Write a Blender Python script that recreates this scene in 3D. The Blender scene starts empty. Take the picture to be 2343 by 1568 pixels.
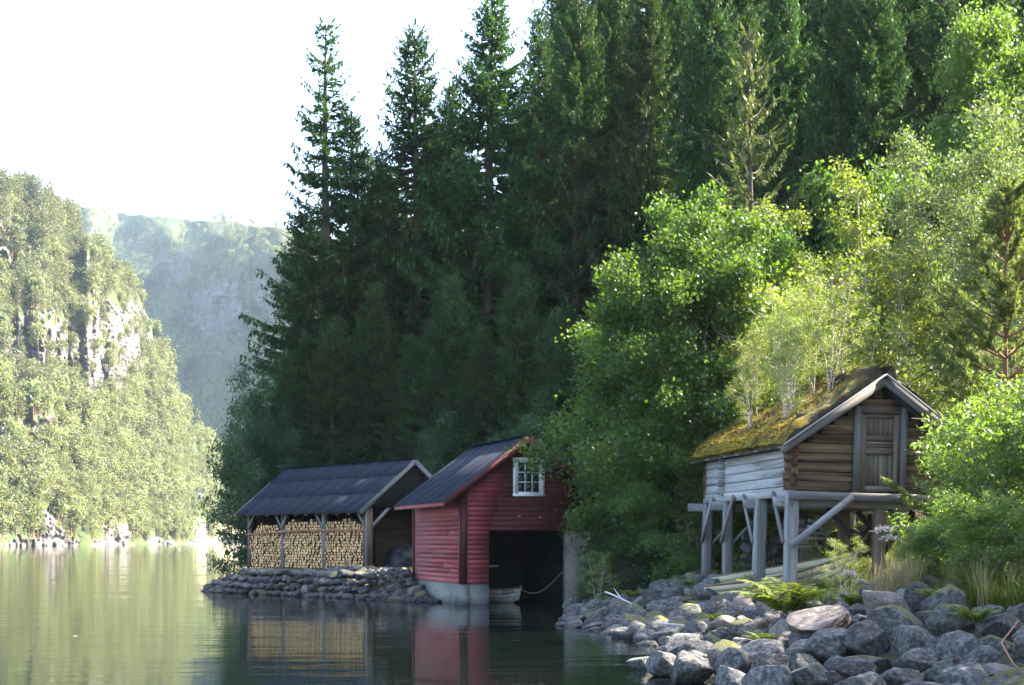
import bpy, math, random
import numpy as np
from mathutils import Vector, Matrix, noise

R = math.radians
SC = bpy.context.scene
COL = SC.collection

# ------------------------------------------------------------------ camera, sky, sun, exposure
FPX, CX, HZ, EYE = 3300.0, 1171.0, 1237.0, 1.9      # focal length, centre and horizon on a 2342 px wide frame; eye above water
cam = bpy.data.cameras.new("camera")
cam.sensor_width = 36.0
cam.lens = FPX / 2342 * 36
cam.shift_y = (HZ - 784) / 2342
cam.clip_start, cam.clip_end = 0.1, 9000
cam_o = bpy.data.objects.new("camera", cam)
COL.objects.link(cam_o)
cam_o.location = (0, 0, EYE)
cam_o.rotation_euler = (R(90), 0, 0)
SC.camera = cam_o

SUN_AZ, SUN_EL = R(74), R(43)                        # clockwise from the view axis (+Y), above the horizon
world = bpy.data.worlds.new("World")
SC.world = world
world.use_nodes = True
wn = world.node_tree
sky = wn.nodes.new("ShaderNodeTexSky")
sky.sky_type = 'NISHITA'
sky.sun_disc = False
sky.sun_elevation, sky.sun_rotation = SUN_EL, SUN_AZ
sky.air_density, sky.dust_density, sky.ozone_density = 1.0, 2.2, 1.0
wn.nodes["Background"].inputs[1].default_value = 0.13
wn.links.new(sky.outputs[0], wn.nodes["Background"].inputs[0])
sl = bpy.data.lights.new("sun", 'SUN')
sl.energy, sl.angle, sl.color = 5.0, R(0.53), (1.0, 0.90, 0.74)
sun_o = bpy.data.objects.new("sun", sl)
COL.objects.link(sun_o)
SDIR = Vector((math.sin(SUN_AZ) * math.cos(SUN_EL), math.cos(SUN_AZ) * math.cos(SUN_EL), math.sin(SUN_EL)))
sun_o.rotation_euler = SDIR.to_track_quat('Z', 'Y').to_euler()
sun_o.location = (60, 20, 80)
SC.view_settings.view_transform = 'Standard'
SC.view_settings.look = 'None'
SC.view_settings.gamma = 1
SC.view_settings.use_curve_mapping = False
SC.view_settings.exposure = 2.75
SC.render.engine = 'CYCLES'
SC.cycles.use_denoising = True
SC.cycles.max_bounces = 8
SC.cycles.transparent_max_bounces = 12
SC.cycles.volume_bounces = 1
SC.cycles.sample_clamp_indirect = 4.0
SC.cycles.use_adaptive_sampling = False

# ------------------------------------------------------------------ helpers
W = {}                                               # world matrix of every object made here


def P(x, y, Y):
    """the point that stands at depth Y behind pixel (x, y) of the measured frame"""
    return Vector(((x - CX) / FPX * Y, Y, EYE + (HZ - y) / FPX * Y))


def PX(x, Y):
    return (x - CX) / FPX * Y


def tag(o, label=None, cat=None, group=None, kind=None):
    for k, v in (("label", label), ("category", cat), ("group", group), ("kind", kind)):
        if v:
            o[k] = v
    return o


def put(o, mat=None, parent=None):
    COL.objects.link(o)
    mat = mat or Matrix.Identity(4)
    if parent:
        o.parent = parent
        o.matrix_parent_inverse = W[parent.name].inverted()
    o.matrix_basis = mat
    W[o.name] = mat.copy()
    return o


def thing(name, label, cat, loc=(0, 0, 0), group=None, kind=None):
    o = bpy.data.objects.new(name, None)
    o.empty_display_size = 0.3
    put(o, Matrix.Translation(loc))
    return tag(o, label, cat, group, kind)


def mesh(name, V, F, mats=None, smooth=False, midx=None):
    """mesh from an (n,3) array and a list of (m,3) / (m,4) index arrays"""
    me = bpy.data.meshes.new(name)
    V = np.asarray(V, dtype=np.float32)
    F = [np.asarray(f, dtype=np.int32) for f in (F if isinstance(F, (list, tuple)) else [F]) if len(f)]
    li = np.concatenate([f.ravel() for f in F])
    tot = np.concatenate([np.full(len(f), f.shape[1], dtype=np.int32) for f in F])
    st = np.concatenate([[0], np.cumsum(tot)[:-1]]).astype(np.int32)
    me.vertices.add(len(V)); me.vertices.foreach_set("co", V.ravel())
    me.loops.add(len(li)); me.loops.foreach_set("vertex_index", li)
    me.polygons.add(len(tot)); me.polygons.foreach_set("loop_start", st)
    if midx is not None:
        me.polygons.foreach_set("material_index", np.asarray(midx, dtype=np.int32))
    if smooth:
        me.polygons.foreach_set("use_smooth", np.ones(len(tot), dtype=bool))
    me.update(calc_edges=True)
    for m in (mats if isinstance(mats, (list, tuple)) else [mats]):
        if m:
            me.materials.append(m)
    return me


def obj(name, me, mat=None, parent=None):
    return put(bpy.data.objects.new(name, me), mat, parent)


BOXF = np.array([[0, 1, 3, 2], [4, 6, 7, 5], [0, 4, 5, 1], [2, 3, 7, 6], [0, 2, 6, 4], [1, 5, 7, 3]])


def axis_matrix(p0, p1, up):
    x = (Vector(p1) - Vector(p0)).normalized()
    y = Vector(up).cross(x)
    if y.length < 1e-4:
        y = Vector((0, 1, 0)).cross(x)
    y.normalize()
    z = x.cross(y)
    m = Matrix((x, y, z)).transposed().to_4x4()
    m.translation = (Vector(p0) + Vector(p1)) / 2
    return m


def beam(name, p0, p1, w, h, mat, parent=None, up=(0, 0, 1), jig=0.0, rng=random):
    """a box from p0 to p1 (local x), w across, h along 'up'; jig roughens its corners"""
    L = (Vector(p1) - Vector(p0)).length
    V = np.array([[x * L / 2, y * w / 2, z * h / 2] for x in (-1, 1) for y in (-1, 1) for z in (-1, 1)])
    if jig:
        V[:, 1:] += np.array([[rng.uniform(-jig, jig), rng.uniform(-jig, jig)] for _ in range(8)])
    return obj(name, mesh(name, V, BOXF, mat), axis_matrix(p0, p1, up), parent)


def prism(name, p0, p1, prof, mat, parent=None, up=(0, 0, 1)):
    """a closed profile [(y, z)...] swept from p0 to p1"""
    L = (Vector(p1) - Vector(p0)).length
    n = len(prof)
    V = [(-L / 2, y, z) for y, z in prof] + [(L / 2, y, z) for y, z in prof]
    q = [[i, (i + 1) % n, n + (i + 1) % n, n + i] for i in range(n)]
    F = [np.array(q)[:, ::-1]]
    if n == 3:
        F.append(np.array([[0, 1, 2], [5, 4, 3]]))
    elif n == 4:
        F.append(np.array([[0, 1, 2, 3], [7, 6, 5, 4]]))
    return obj(name, mesh(name, V, F, mat), axis_matrix(p0, p1, up), parent)


def log_mesh(L, rw, rh, seed, mat, seg=7, sides=10, rough=0.08, square=0.6):
    rg = np.random.default_rng(seed)
    a = np.linspace(0, 2 * np.pi, sides, endpoint=False) + .31
    ca, sa = np.cos(a), np.sin(a)
    yy = np.sign(ca) * np.abs(ca) ** square
    zz = np.sign(sa) * np.abs(sa) ** square
    lump = 1 + rg.normal(0, rough, (seg, sides)) * .7
    drift = np.cumsum(rg.normal(0, rough * .25, (seg, 2)), 0)
    V = []
    for i in range(seg):
        x = -L / 2 + L * i / (seg - 1)
        for j in range(sides):
            V.append((x, rw * (yy[j] * lump[i, j] + drift[i, 0]), rh * (zz[j] * lump[i, j] + drift[i, 1])))
    F = [[i * sides + j, i * sides + (j + 1) % sides, (i + 1) * sides + (j + 1) % sides, (i + 1) * sides + j]
         for i in range(seg - 1) for j in range(sides)]
    n = len(V)
    V += [(-L / 2, 0, 0), (L / 2, 0, 0)]
    T = [[n, (j + 1) % sides, j] for j in range(sides)] + [[n + 1, (seg - 1) * sides + j, (seg - 1) * sides + (j + 1) % sides] for j in range(sides)]
    return mesh("log", V, [np.array(F)[:, ::-1], np.array(T)[:, ::-1]], mat)


def log(name, p0, p1, rw, rh, mat, parent, seed, up=(0, 0, 1), **k):
    L = (Vector(p1) - Vector(p0)).length
    return obj(name, log_mesh(L, rw, rh, seed, mat, **k), axis_matrix(p0, p1, up), parent)


def tubes(paths, sides=5):
    """joined tapered tubes; paths = [(points (n,3), radii (n,))...] -> V, F"""
    VV, FF, base = [], [], 0
    a = np.linspace(0, 2 * np.pi, sides, endpoint=False)
    for pts, rad in paths:
        pts = np.asarray(pts, float); rad = np.asarray(rad, float)
        n = len(pts)
        t = np.gradient(pts, axis=0)
        t /= np.linalg.norm(t, axis=1, keepdims=True) + 1e-9
        ref = np.array([0, 0, 1.0]) if abs(t[:, 2]).mean() < .8 else np.array([1.0, 0, 0])
        u = np.cross(t, ref); u /= np.linalg.norm(u, axis=1, keepdims=True) + 1e-9
        v = np.cross(t, u)
        ring = pts[:, None, :] + rad[:, None, None] * (np.cos(a)[None, :, None] * u[:, None, :] + np.sin(a)[None, :, None] * v[:, None, :])
        VV.append(ring.reshape(-1, 3))
        i = np.arange(n - 1)[:, None] * sides; j = np.arange(sides)[None, :]; k = (j + 1) % sides
        FF.append((np.stack([i + j, i + k, i + sides + k, i + sides + j], -1).reshape(-1, 4)) + base)
        base += n * sides
    return np.concatenate(VV), np.concatenate(FF)


def kites(c, d, s, L, Wd, fold=0.0, nrm=None):
    """leaf quads: base c, direction d, side s (unit), length, width -> V, F"""
    n = len(c)
    L = np.broadcast_to(L, (n,))[:, None]; Wd = np.broadcast_to(Wd, (n,))[:, None]
    V = np.empty((n, 4, 3))
    mid = c + d * L * .45
    if nrm is not None:
        mid = mid + nrm * fold * L
    V[:, 0] = c
    V[:, 1] = mid + s * Wd * .5
    V[:, 2] = c + d * L
    V[:, 3] = mid - s * Wd * .5
    return V.reshape(-1, 3), np.arange(n * 4).reshape(n, 4)


def unit(v):
    return v / (np.linalg.norm(v, axis=-1, keepdims=True) + 1e-9)


class Frame:
    """a building's own axes: u to the right, l into depth, z up"""
    def __init__(s, o, ang, roll=0.0):
        r = Vector((math.cos(ang), math.sin(ang), -roll)).normalized()
        d = Vector((-math.sin(ang), math.cos(ang), 0))
        z = r.cross(d)
        s.r, s.d, s.z = r, d, z
        s.M = Matrix((r, d, z)).transposed().to_4x4()
        s.M.translation = o

    def __call__(s, u, l, z):
        return s.M @ Vector((u, l, z))


# ------------------------------------------------------------------ materials
def _new(name):
    m = bpy.data.materials.new(name)
    m.use_nodes = True
    nt = m.node_tree
    return m, nt, nt.nodes["Principled BSDF"], nt.nodes, nt.links


def mat_noise(name, stops, scale=3.0, stretch=(1, 1, 1), rough=.85, bump=.3, bdist=.01, bscale=None, spec=.25, rnd=.0,
              detail=9, dist=.4, layer=None, wet=None, top=None):
    """noise-ramped colour on object coordinates; rnd = brightness spread per object; layer = (colour, scale, lo, hi) patches;
    wet = (z, factor) darker where it is wetted by the lake; top = (colour, lo, hi) growth on upward faces"""
    m, nt, b, N, K = _new(name)
    tc = N.new("ShaderNodeTexCoord"); oi = N.new("ShaderNodeObjectInfo")
    mul = N.new("ShaderNodeMath"); mul.operation = 'MULTIPLY'; mul.inputs[1].default_value = 137.0
    K.new(oi.outputs["Random"], mul.inputs[0])
    add = N.new("ShaderNodeVectorMath"); add.operation = 'ADD'
    K.new(tc.outputs["Object"], add.inputs[0]); K.new(mul.outputs[0], add.inputs[1])
    mp = N.new("ShaderNodeMapping"); mp.inputs["Scale"].default_value = stretch
    K.new(add.outputs[0], mp.inputs[0])
    nz = N.new("ShaderNodeTexNoise")
    nz.inputs["Scale"].default_value = scale; nz.inputs["Detail"].default_value = detail
    nz.inputs["Roughness"].default_value = .65; nz.inputs["Distortion"].default_value = dist
    K.new(mp.outputs[0], nz.inputs["Vector"])
    rp = N.new("ShaderNodeValToRGB")
    e = rp.color_ramp.elements
    while len(e) < len(stops):
        e.new(.5)
    for i, (p, c) in enumerate(stops):
        e[i].position = p; e[i].color = (*c, 1)
    K.new(nz.outputs["Fac"], rp.inputs[0])
    col = rp.outputs[0]
    if layer:
        lc, ls, lo, hi = layer
        n2 = N.new("ShaderNodeTexNoise"); n2.inputs["Scale"].default_value = ls; n2.inputs["Detail"].default_value = 7
        n2.inputs["Roughness"].default_value = .7
        K.new(add.outputs[0], n2.inputs["Vector"])
        mr = N.new("ShaderNodeMapRange"); mr.inputs[1].default_value = lo; mr.inputs[2].default_value = hi
        K.new(n2.outputs["Fac"], mr.inputs[0])
        mx = N.new("ShaderNodeMixRGB"); mx.inputs[2].default_value = (*lc, 1)
        K.new(mr.outputs[0], mx.inputs[0]); K.new(col, mx.inputs[1]); col = mx.outputs[0]
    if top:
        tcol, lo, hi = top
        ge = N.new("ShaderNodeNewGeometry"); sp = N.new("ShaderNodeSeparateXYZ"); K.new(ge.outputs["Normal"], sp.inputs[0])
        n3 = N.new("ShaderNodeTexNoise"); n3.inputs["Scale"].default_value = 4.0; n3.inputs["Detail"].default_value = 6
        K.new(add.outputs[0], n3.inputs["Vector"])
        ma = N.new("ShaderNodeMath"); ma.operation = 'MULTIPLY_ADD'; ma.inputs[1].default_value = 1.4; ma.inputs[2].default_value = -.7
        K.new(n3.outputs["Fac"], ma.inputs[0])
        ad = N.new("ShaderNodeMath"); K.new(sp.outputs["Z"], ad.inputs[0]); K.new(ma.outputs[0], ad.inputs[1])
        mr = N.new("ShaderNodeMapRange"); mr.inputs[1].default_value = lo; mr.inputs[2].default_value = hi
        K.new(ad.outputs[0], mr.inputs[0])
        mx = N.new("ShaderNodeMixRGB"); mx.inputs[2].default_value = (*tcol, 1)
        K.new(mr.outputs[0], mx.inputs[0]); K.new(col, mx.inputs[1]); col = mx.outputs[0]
    if rnd:
        h = N.new("ShaderNodeHueSaturation")
        mr = N.new("ShaderNodeMapRange"); mr.inputs[3].default_value = 1 - rnd; mr.inputs[4].default_value = 1 + rnd
        K.new(oi.outputs["Random"], mr.inputs[0]); K.new(mr.outputs[0], h.inputs["Value"]); K.new(col, h.inputs["Color"]); col = h.outputs[0]
    if wet:
        ge = N.new("ShaderNodeNewGeometry"); sp = N.new("ShaderNodeSeparateXYZ"); K.new(ge.outputs["Position"], sp.inputs[0])
        mr = N.new("ShaderNodeMapRange"); mr.inputs[1].default_value = wet[0] * .4; mr.inputs[2].default_value = wet[0] * 1.4
        mr.inputs[3].default_value = wet[1]; mr.inputs[4].default_value = 1.0
        n4 = N.new("ShaderNodeMath"); n4.operation = 'MULTIPLY_ADD'; n4.inputs[1].default_value = wet[0] * .9; K.new(nz.outputs["Fac"], n4.inputs[0])
        K.new(sp.outputs["Z"], n4.inputs[2]); K.new(n4.outputs[0], mr.inputs[0])
        mm = N.new("ShaderNodeMixRGB"); mm.blend_type = 'MULTIPLY'; mm.inputs[0].default_value = 1
        K.new(col, mm.inputs[1]); K.new(mr.outputs[0], mm.inputs[2]); col = mm.outputs[0]
    K.new(col, b.inputs["Base Color"])
    b.inputs["Roughness"].default_value = rough
    b.inputs["Specular IOR Level"].default_value = spec
    if bump:
        n5 = N.new("ShaderNodeTexNoise"); n5.inputs["Scale"].default_value = bscale or scale * 2.5; n5.inputs["Detail"].default_value = 8
        K.new(mp.outputs[0], n5.inputs["Vector"])
        bp = N.new("ShaderNodeBump"); bp.inputs["Strength"].default_value = bump; bp.inputs["Distance"].default_value = bdist
        K.new(n5.outputs["Fac"], bp.inputs["Height"]); K.new(bp.outputs[0], b.inputs["Normal"])
    return m


def mat_leaf(name, c0, c1, trans, tf=.42, rough=.5, spec=.35, orand=.25):
    """leaf: colour between c0 and c1 leaf by leaf, light shining through"""
    m, nt, b, N, K = _new(name)
    ge = N.new("ShaderNodeNewGeometry"); oi = N.new("ShaderNodeObjectInfo")
    mx = N.new("ShaderNodeMixRGB"); mx.inputs[1].default_value = (*c0, 1); mx.inputs[2].default_value = (*c1, 1)
    K.new(ge.outputs["Random Per Island"], mx.inputs[0])
    h = N.new("ShaderNodeHueSaturation")
    mr = N.new("ShaderNodeMapRange"); mr.inputs[3].default_value = 1 - orand; mr.inputs[4].default_value = 1 + orand
    K.new(oi.outputs["Random"], mr.inputs[0]); K.new(mr.outputs[0], h.inputs["Value"])
    mh = N.new("ShaderNodeMapRange"); mh.inputs[3].default_value = .5 - orand * .06; mh.inputs[4].default_value = .5 + orand * .06
    K.new(oi.outputs["Random"], mh.inputs[0]); K.new(mh.outputs[0], h.inputs["Hue"])
    K.new(mx.outputs[0], h.inputs["Color"])
    K.new(h.outputs[0], b.inputs["Base Color"])
    b.inputs["Roughness"].default_value = rough
    b.inputs["Specular IOR Level"].default_value = spec
    tr = N.new("ShaderNodeBsdfTranslucent")
    tm = N.new("ShaderNodeMixRGB"); tm.blend_type = 'MULTIPLY'; tm.inputs[0].default_value = 1; tm.inputs[2].default_value = (*trans, 1)
    K.new(h.outputs[0], tm.inputs[1]); K.new(tm.outputs[0], tr.inputs["Color"])
    ms = N.new("ShaderNodeMixShader"); ms.inputs[0].default_value = tf
    K.new(b.outputs[0], ms.inputs[1]); K.new(tr.outputs[0], ms.inputs[2])
    K.new(ms.outputs[0], N["Material Output"].inputs["Surface"])
    return m


M = {}
M['rock'] = mat_noise("rock", [(.32, (.022, .022, .022)), (.5, (.068, .067, .065)), (.72, (.19, .185, .172))], 5, rough=.9, bump=.55, bdist=.03, bscale=9,
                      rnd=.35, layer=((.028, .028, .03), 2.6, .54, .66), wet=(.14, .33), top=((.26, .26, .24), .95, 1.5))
M['rock_moss'] = mat_noise("mossy rock", [(.32, (.02, .021, .02)), (.5, (.06, .06, .058)), (.72, (.165, .162, .15))], 5, rough=.9, bump=.55, bdist=.03, bscale=9,
                           rnd=.25, layer=((.27, .27, .26), 7, .6, .7), wet=(.14, .33), top=((.10, .10, .02), .6, 1.05))
M['rock_warm'] = mat_noise("pinkish rock", [(.25, (.065, .052, .046)), (.5, (.135, .112, .10)), (.75, (.25, .225, .205))], 5, rough=.9, bump=.5, bdist=.03, bscale=9,
                           rnd=.22, layer=((.032, .03, .03), 2.6, .58, .68), wet=(.14, .33))
M['cliff'] = mat_noise("cliff rock", [(.3, (.055, .05, .048)), (.5, (.115, .104, .097)), (.7, (.20, .18, .168))], .09, stretch=(1, 1, .45), rough=.95, bump=1, bdist=4, bscale=.08)
M['ground'] = mat_noise("forest ground", [(.3, (.025, .022, .014)), (.55, (.06, .055, .03)), (.75, (.05, .075, .025))], 1.2, rough=1, bump=.6, bdist=.05, bscale=5, wet=(.12, .5))
M['hillveg'] = mat_noise("hillside undergrowth", [(.3, (.03, .05, .016)), (.6, (.07, .09, .032)), (.8, (.12, .115, .055))], .06, rough=1, bump=.5, bdist=2)
M['meadow'] = mat_noise("dry meadow", [(.3, (.16, .15, .07)), (.6, (.30, .26, .15)), (.8, (.38, .33, .24))], .2, rough=1, bump=.2)
M['red_new'] = mat_noise("fresh red paint", [(.3, (.18, .030, .036)), (.55, (.26, .05, .055)), (.8, (.31, .085, .08))], 5, (.12, 1, 1), rough=.62, bump=.25, bdist=.004, bscale=40, rnd=.2,
                         layer=((.12, .03, .03), 1.4, .52, .72), wet=(.62, .72))
M['red_worn'] = mat_noise("sun-bleached red paint", [(.3, (.25, .06, .062)), (.55, (.33, .092, .092)), (.8, (.38, .15, .14))], 5, (.12, 1, 1), rough=.75, bump=.3, bdist=.004, bscale=40, rnd=.18,
                          layer=((.24, .15, .13), 2.2, .56, .72), wet=(.62, .72))
M['red_old'] = mat_noise("old dark red paint", [(.3, (.05, .012, .011)), (.55, (.085, .02, .018)), (.8, (.12, .034, .03))], 5, (.12, 1, 1), rough=.8, bump=.3, bdist=.004, bscale=40, rnd=.15)
M['red_trim'] = mat_noise("dark red trim paint", [(.3, (.055, .013, .013)), (.6, (.085, .019, .019))], 6, (.1, 1, 1), rough=.6, bump=.2, bdist=.003, rnd=.08)
M['white'] = mat_noise("white window paint", [(.3, (.66, .67, .66)), (.7, (.80, .80, .78))], 8, rough=.5, bump=.1, bdist=.002)
M['concrete'] = mat_noise("concrete", [(.3, (.12, .117, .10)), (.55, (.19, .186, .165)), (.8, (.25, .245, .22))], 2.2, rough=.9, bump=.3, bdist=.01, bscale=14,
                          layer=((.07, .07, .055), 1.1, .5, .7), wet=(.30, .30))
M['felt'] = mat_noise("roofing felt", [(.3, (.015, .020, .030)), (.7, (.024, .030, .043))], 3, (.5, 1, 1), rough=.9, bump=.3, bdist=.004, bscale=60, rnd=.05, spec=.08)
M['silver'] = mat_noise("silver weathered wood", [(.25, (.08, .076, .072)), (.5, (.20, .195, .19)), (.75, (.36, .35, .34))], 9, (.06, 1, 1), rough=.85, bump=.6, bdist=.008, bscale=22, rnd=.14,
                        layer=((.10, .085, .07), 2.4, .6, .72))
M['bleached'] = mat_noise("bleached log wood", [(.25, (.06, .056, .052)), (.45, (.30, .295, .285)), (.75, (.52, .51, .49))], 8, (.05, 1, 1), rough=.85, bump=.7, bdist=.012, bscale=18, rnd=.12)
M['brown'] = mat_noise("brown weathered log wood", [(.28, (.010, .007, .004)), (.45, (.062, .036, .019)), (.60, (.16, .105, .058)), (.8, (.34, .25, .15))], 7, (.05, 1, 1), rough=.85, bump=.8, bdist=.014, bscale=16, rnd=.28)
M['doorwood'] = mat_noise("grey-brown door wood", [(.25, (.05, .038, .03)), (.5, (.14, .108, .082)), (.78, (.24, .20, .16))], 8, (.05, 1, 1), rough=.85, bump=.6, bdist=.006, bscale=20, rnd=.2)
M['greydoor'] = mat_noise('grey door frame wood', [(.25, (.05, .045, .04)), (.5, (.13, .12, .11)), (.78, (.22, .21, .195))], 8, (.05, 1, 1), rough=.85, bump=.6, bdist=.006, bscale=20, rnd=.1)
M['darkwood'] = mat_noise("dark tarred wood", [(.3, (.02, .016, .013)), (.6, (.05, .042, .036)), (.8, (.085, .075, .066))], 8, (.06, 1, 1), rough=.85, bump=.5, bdist=.006, bscale=20, rnd=.3)
M['postwood'] = mat_noise("brown post wood", [(.3, (.07, .05, .036)), (.6, (.14, .105, .08)), (.8, (.2, .16, .13))], 8, (.06, 1, 1), rough=.85, bump=.5, bdist=.006, bscale=20, rnd=.15)
M['innerwood'] = mat_noise("bare plank wood", [(.3, (.05, .03, .018)), (.6, (.10, .065, .04)), (.8, (.15, .10, .062))], 6, (.06, 1, 1), rough=.9, bump=.3, bdist=.005, rnd=.2)
M['rail'] = mat_noise("reddish pole", [(.3, (.25, .11, .065)), (.7, (.38, .19, .12))], 8, (.1, 1, 1), rough=.8, bump=.2, bdist=.004)
M['logend'] = mat_noise("cut firewood end", [(.25, (.44, .23, .095)), (.55, (.70, .42, .19)), (.8, (.80, .56, .31))], 14, rough=.9, bump=.2, bdist=.003, rnd=.32)
M['bark'] = mat_noise("firewood bark", [(.3, (.035, .024, .016)), (.7, (.12, .085, .055))], 12, rough=.95, bump=.5, bdist=.005, rnd=.3)
M['shade_darkwood'] = mat_noise('dark planks with painted shade', [(.3, (.006, .005, .004)), (.7, (.018, .015, .012))], 6, (.06, 1, 1), rough=.95, bump=.3, bdist=.005)  # near-black colour carries the boathouse's interior shade; also used for dark gable boards
M['trunk'] = mat_noise("spruce bark", [(.3, (.05, .037, .028)), (.6, (.11, .085, .066)), (.8, (.17, .145, .12))], 5, (1, 1, .3), rough=.95, bump=.8, bdist=.02)
M['greybark'] = mat_noise("alder bark", [(.3, (.07, .062, .05)), (.6, (.15, .135, .11)), (.8, (.24, .22, .19))], 6, (1, 1, .5), rough=.95, bump=.5, bdist=.01)
M['birchbark'] = mat_noise("birch bark", [(.3, (.16, .11, .085)), (.5, (.40, .34, .29)), (.8, (.58, .54, .48))], 7, (1, 1, .9), rough=.8, bump=.3, bdist=.01)
M['pinebark'] = mat_noise("pine bark", [(.3, (.10, .055, .035)), (.6, (.22, .12, .075)), (.8, (.30, .19, .13))], 6, (1, 1, .4), rough=.95, bump=.6, bdist=.015)
M['hull'] = mat_noise("pale varnished hull planks", [(.3, (.36, .31, .20)), (.6, (.52, .46, .32)), (.8, (.62, .57, .43))], 5, (.1, 1, 1), rough=.5, bump=.15, bdist=.003, rnd=.1)
M['gunwale'] = mat_noise("brown gunwale wood", [(.3, (.12, .075, .045)), (.7, (.22, .15, .09))], 6, (.1, 1, 1), rough=.6, bump=.2, bdist=.003)
M['whitehull'] = mat_noise("off-white boat paint", [(.3, (.24, .235, .20)), (.7, (.38, .37, .32))], 4, rough=.45, bump=.1, bdist=.003, layer=((.2, .19, .16), 2, .6, .75))
M['greyhull'] = mat_noise("grey boat paint", [(.3, (.12, .125, .125)), (.7, (.18, .185, .18))], 4, rough=.5, bump=.1, bdist=.003)
M['rope'] = mat_noise("rope", [(.3, (.10, .10, .09)), (.7, (.17, .165, .15))], 60, rough=.9, bump=.4, bdist=.003)
M['tarp'] = mat_noise("white plastic sheet", [(.3, (.55, .6, .66)), (.7, (.78, .8, .83))], 2, rough=.3, bump=.4, bdist=.03, bscale=3, spec=.5)
M['darktarp'] = mat_noise("black tarpaulin", [(.3, (.012, .014, .018)), (.7, (.03, .034, .04))], 2, rough=.5, bump=.5, bdist=.05, bscale=3)
M['turf'] = mat_noise("roof turf soil", [(.25, (.012, .009, .006)), (.5, (.035, .026, .015)), (.75, (.07, .055, .03))], 5, rough=1, bump=1, bdist=.04, bscale=9, top=((.15, .115, .018), .55, 1.15))
M['moss'] = mat_noise("golden moss", [(.3, (.07, .045, .012)), (.5, (.18, .135, .022)), (.8, (.29, .24, .05))], 6, rough=1, bump=1, bdist=.03, bscale=40, spec=.1,
                      layer=((.045, .032, .012), 1.7, .48, .60))
M['stick'] = mat_noise("driftwood", [(.3, (.38, .36, .33)), (.7, (.6, .58, .55))], 8, (.1, 1, 1), rough=.9, bump=.3, bdist=.003)
M['gull'] = mat_noise("white feathers", [(.3, (.7, .7, .7)), (.7, (.8, .8, .8))], 8, rough=.8, bump=0)
M['spruce'] = mat_leaf("spruce needles", (.022, .055, .027), (.062, .116, .036), (1.25, 1.35, .5), .32, .6, .14, .22)
M['spruce_light'] = mat_leaf("young spruce needles", (.06, .085, .03), (.13, .15, .055), (1.2, 1.2, .5), .3, .55, .3, .1)
M['alder'] = mat_leaf("alder leaves", (.034, .080, .022), (.085, .148, .034), (2.0, 1.85, .45), .46, .45, .35, .12)
M['alder_dim'] = mat_leaf("undergrowth leaves", (.025, .060, .028), (.055, .105, .045), (1.4, 1.5, .6), .38, .45, .4, .2)
M['birch'] = mat_leaf("birch leaves", (.095, .145, .03), (.21, .25, .075), (1.6, 1.6, .45), .45, .45, .35, .15)
M['willow'] = mat_leaf("willow leaves", (.07, .135, .03), (.15, .21, .055), (1.6, 1.6, .5), .46, .42, .4, .12)
M['grey_willow'] = mat_leaf("grey willow leaves", (.08, .125, .05), (.16, .20, .085), (1.35, 1.4, .55), .42, .45, .4, .12)
M['pine'] = mat_leaf("pine needles", (.075, .12, .04), (.18, .215, .08), (1.4, 1.4, .55), .5, .5, .3, .1)
M['grass'] = mat_leaf("grass blades", (.065, .105, .02), (.17, .185, .05), (1.4, 1.3, .5), .42, .5, .3, .25)
M['drygrass'] = mat_leaf("dry grass stalks", (.24, .20, .10), (.36, .31, .18), (1.1, 1.05, .8), .35, .6, .2, .1)
M['fern'] = mat_leaf("fern fronds", (.11, .165, .028), (.20, .24, .05), (1.4, 1.35, .4), .45, .5, .3, .1)
M['umbel'] = mat_leaf("pinkish white florets", (.45, .38, .36), (.62, .56, .52), (1, 1, 1), .3, .7, .2, .05)
M['mossgrass'] = mat_leaf("roof moss tufts", (.09, .065, .01), (.28, .22, .035), (1.3, 1.2, .4), .4, .8, .1, .1)
M['far_broad'] = mat_leaf("far broadleaf foliage", (.125, .15, .072), (.235, .245, .13), (1.3, 1.3, .6), .38, .6, .2, .3)  # far foliage colours paled and yellowed to carry the glare of the haze
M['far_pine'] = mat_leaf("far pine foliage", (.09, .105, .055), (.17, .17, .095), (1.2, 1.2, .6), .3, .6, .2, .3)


def mat_glass():
    m, nt, b, N, K = _new("window glass")
    b.inputs["Base Color"].default_value = (.012, .014, .017, 1)
    b.inputs["Roughness"].default_value = .06
    b.inputs["Specular IOR Level"].default_value = .5
    return m


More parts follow.
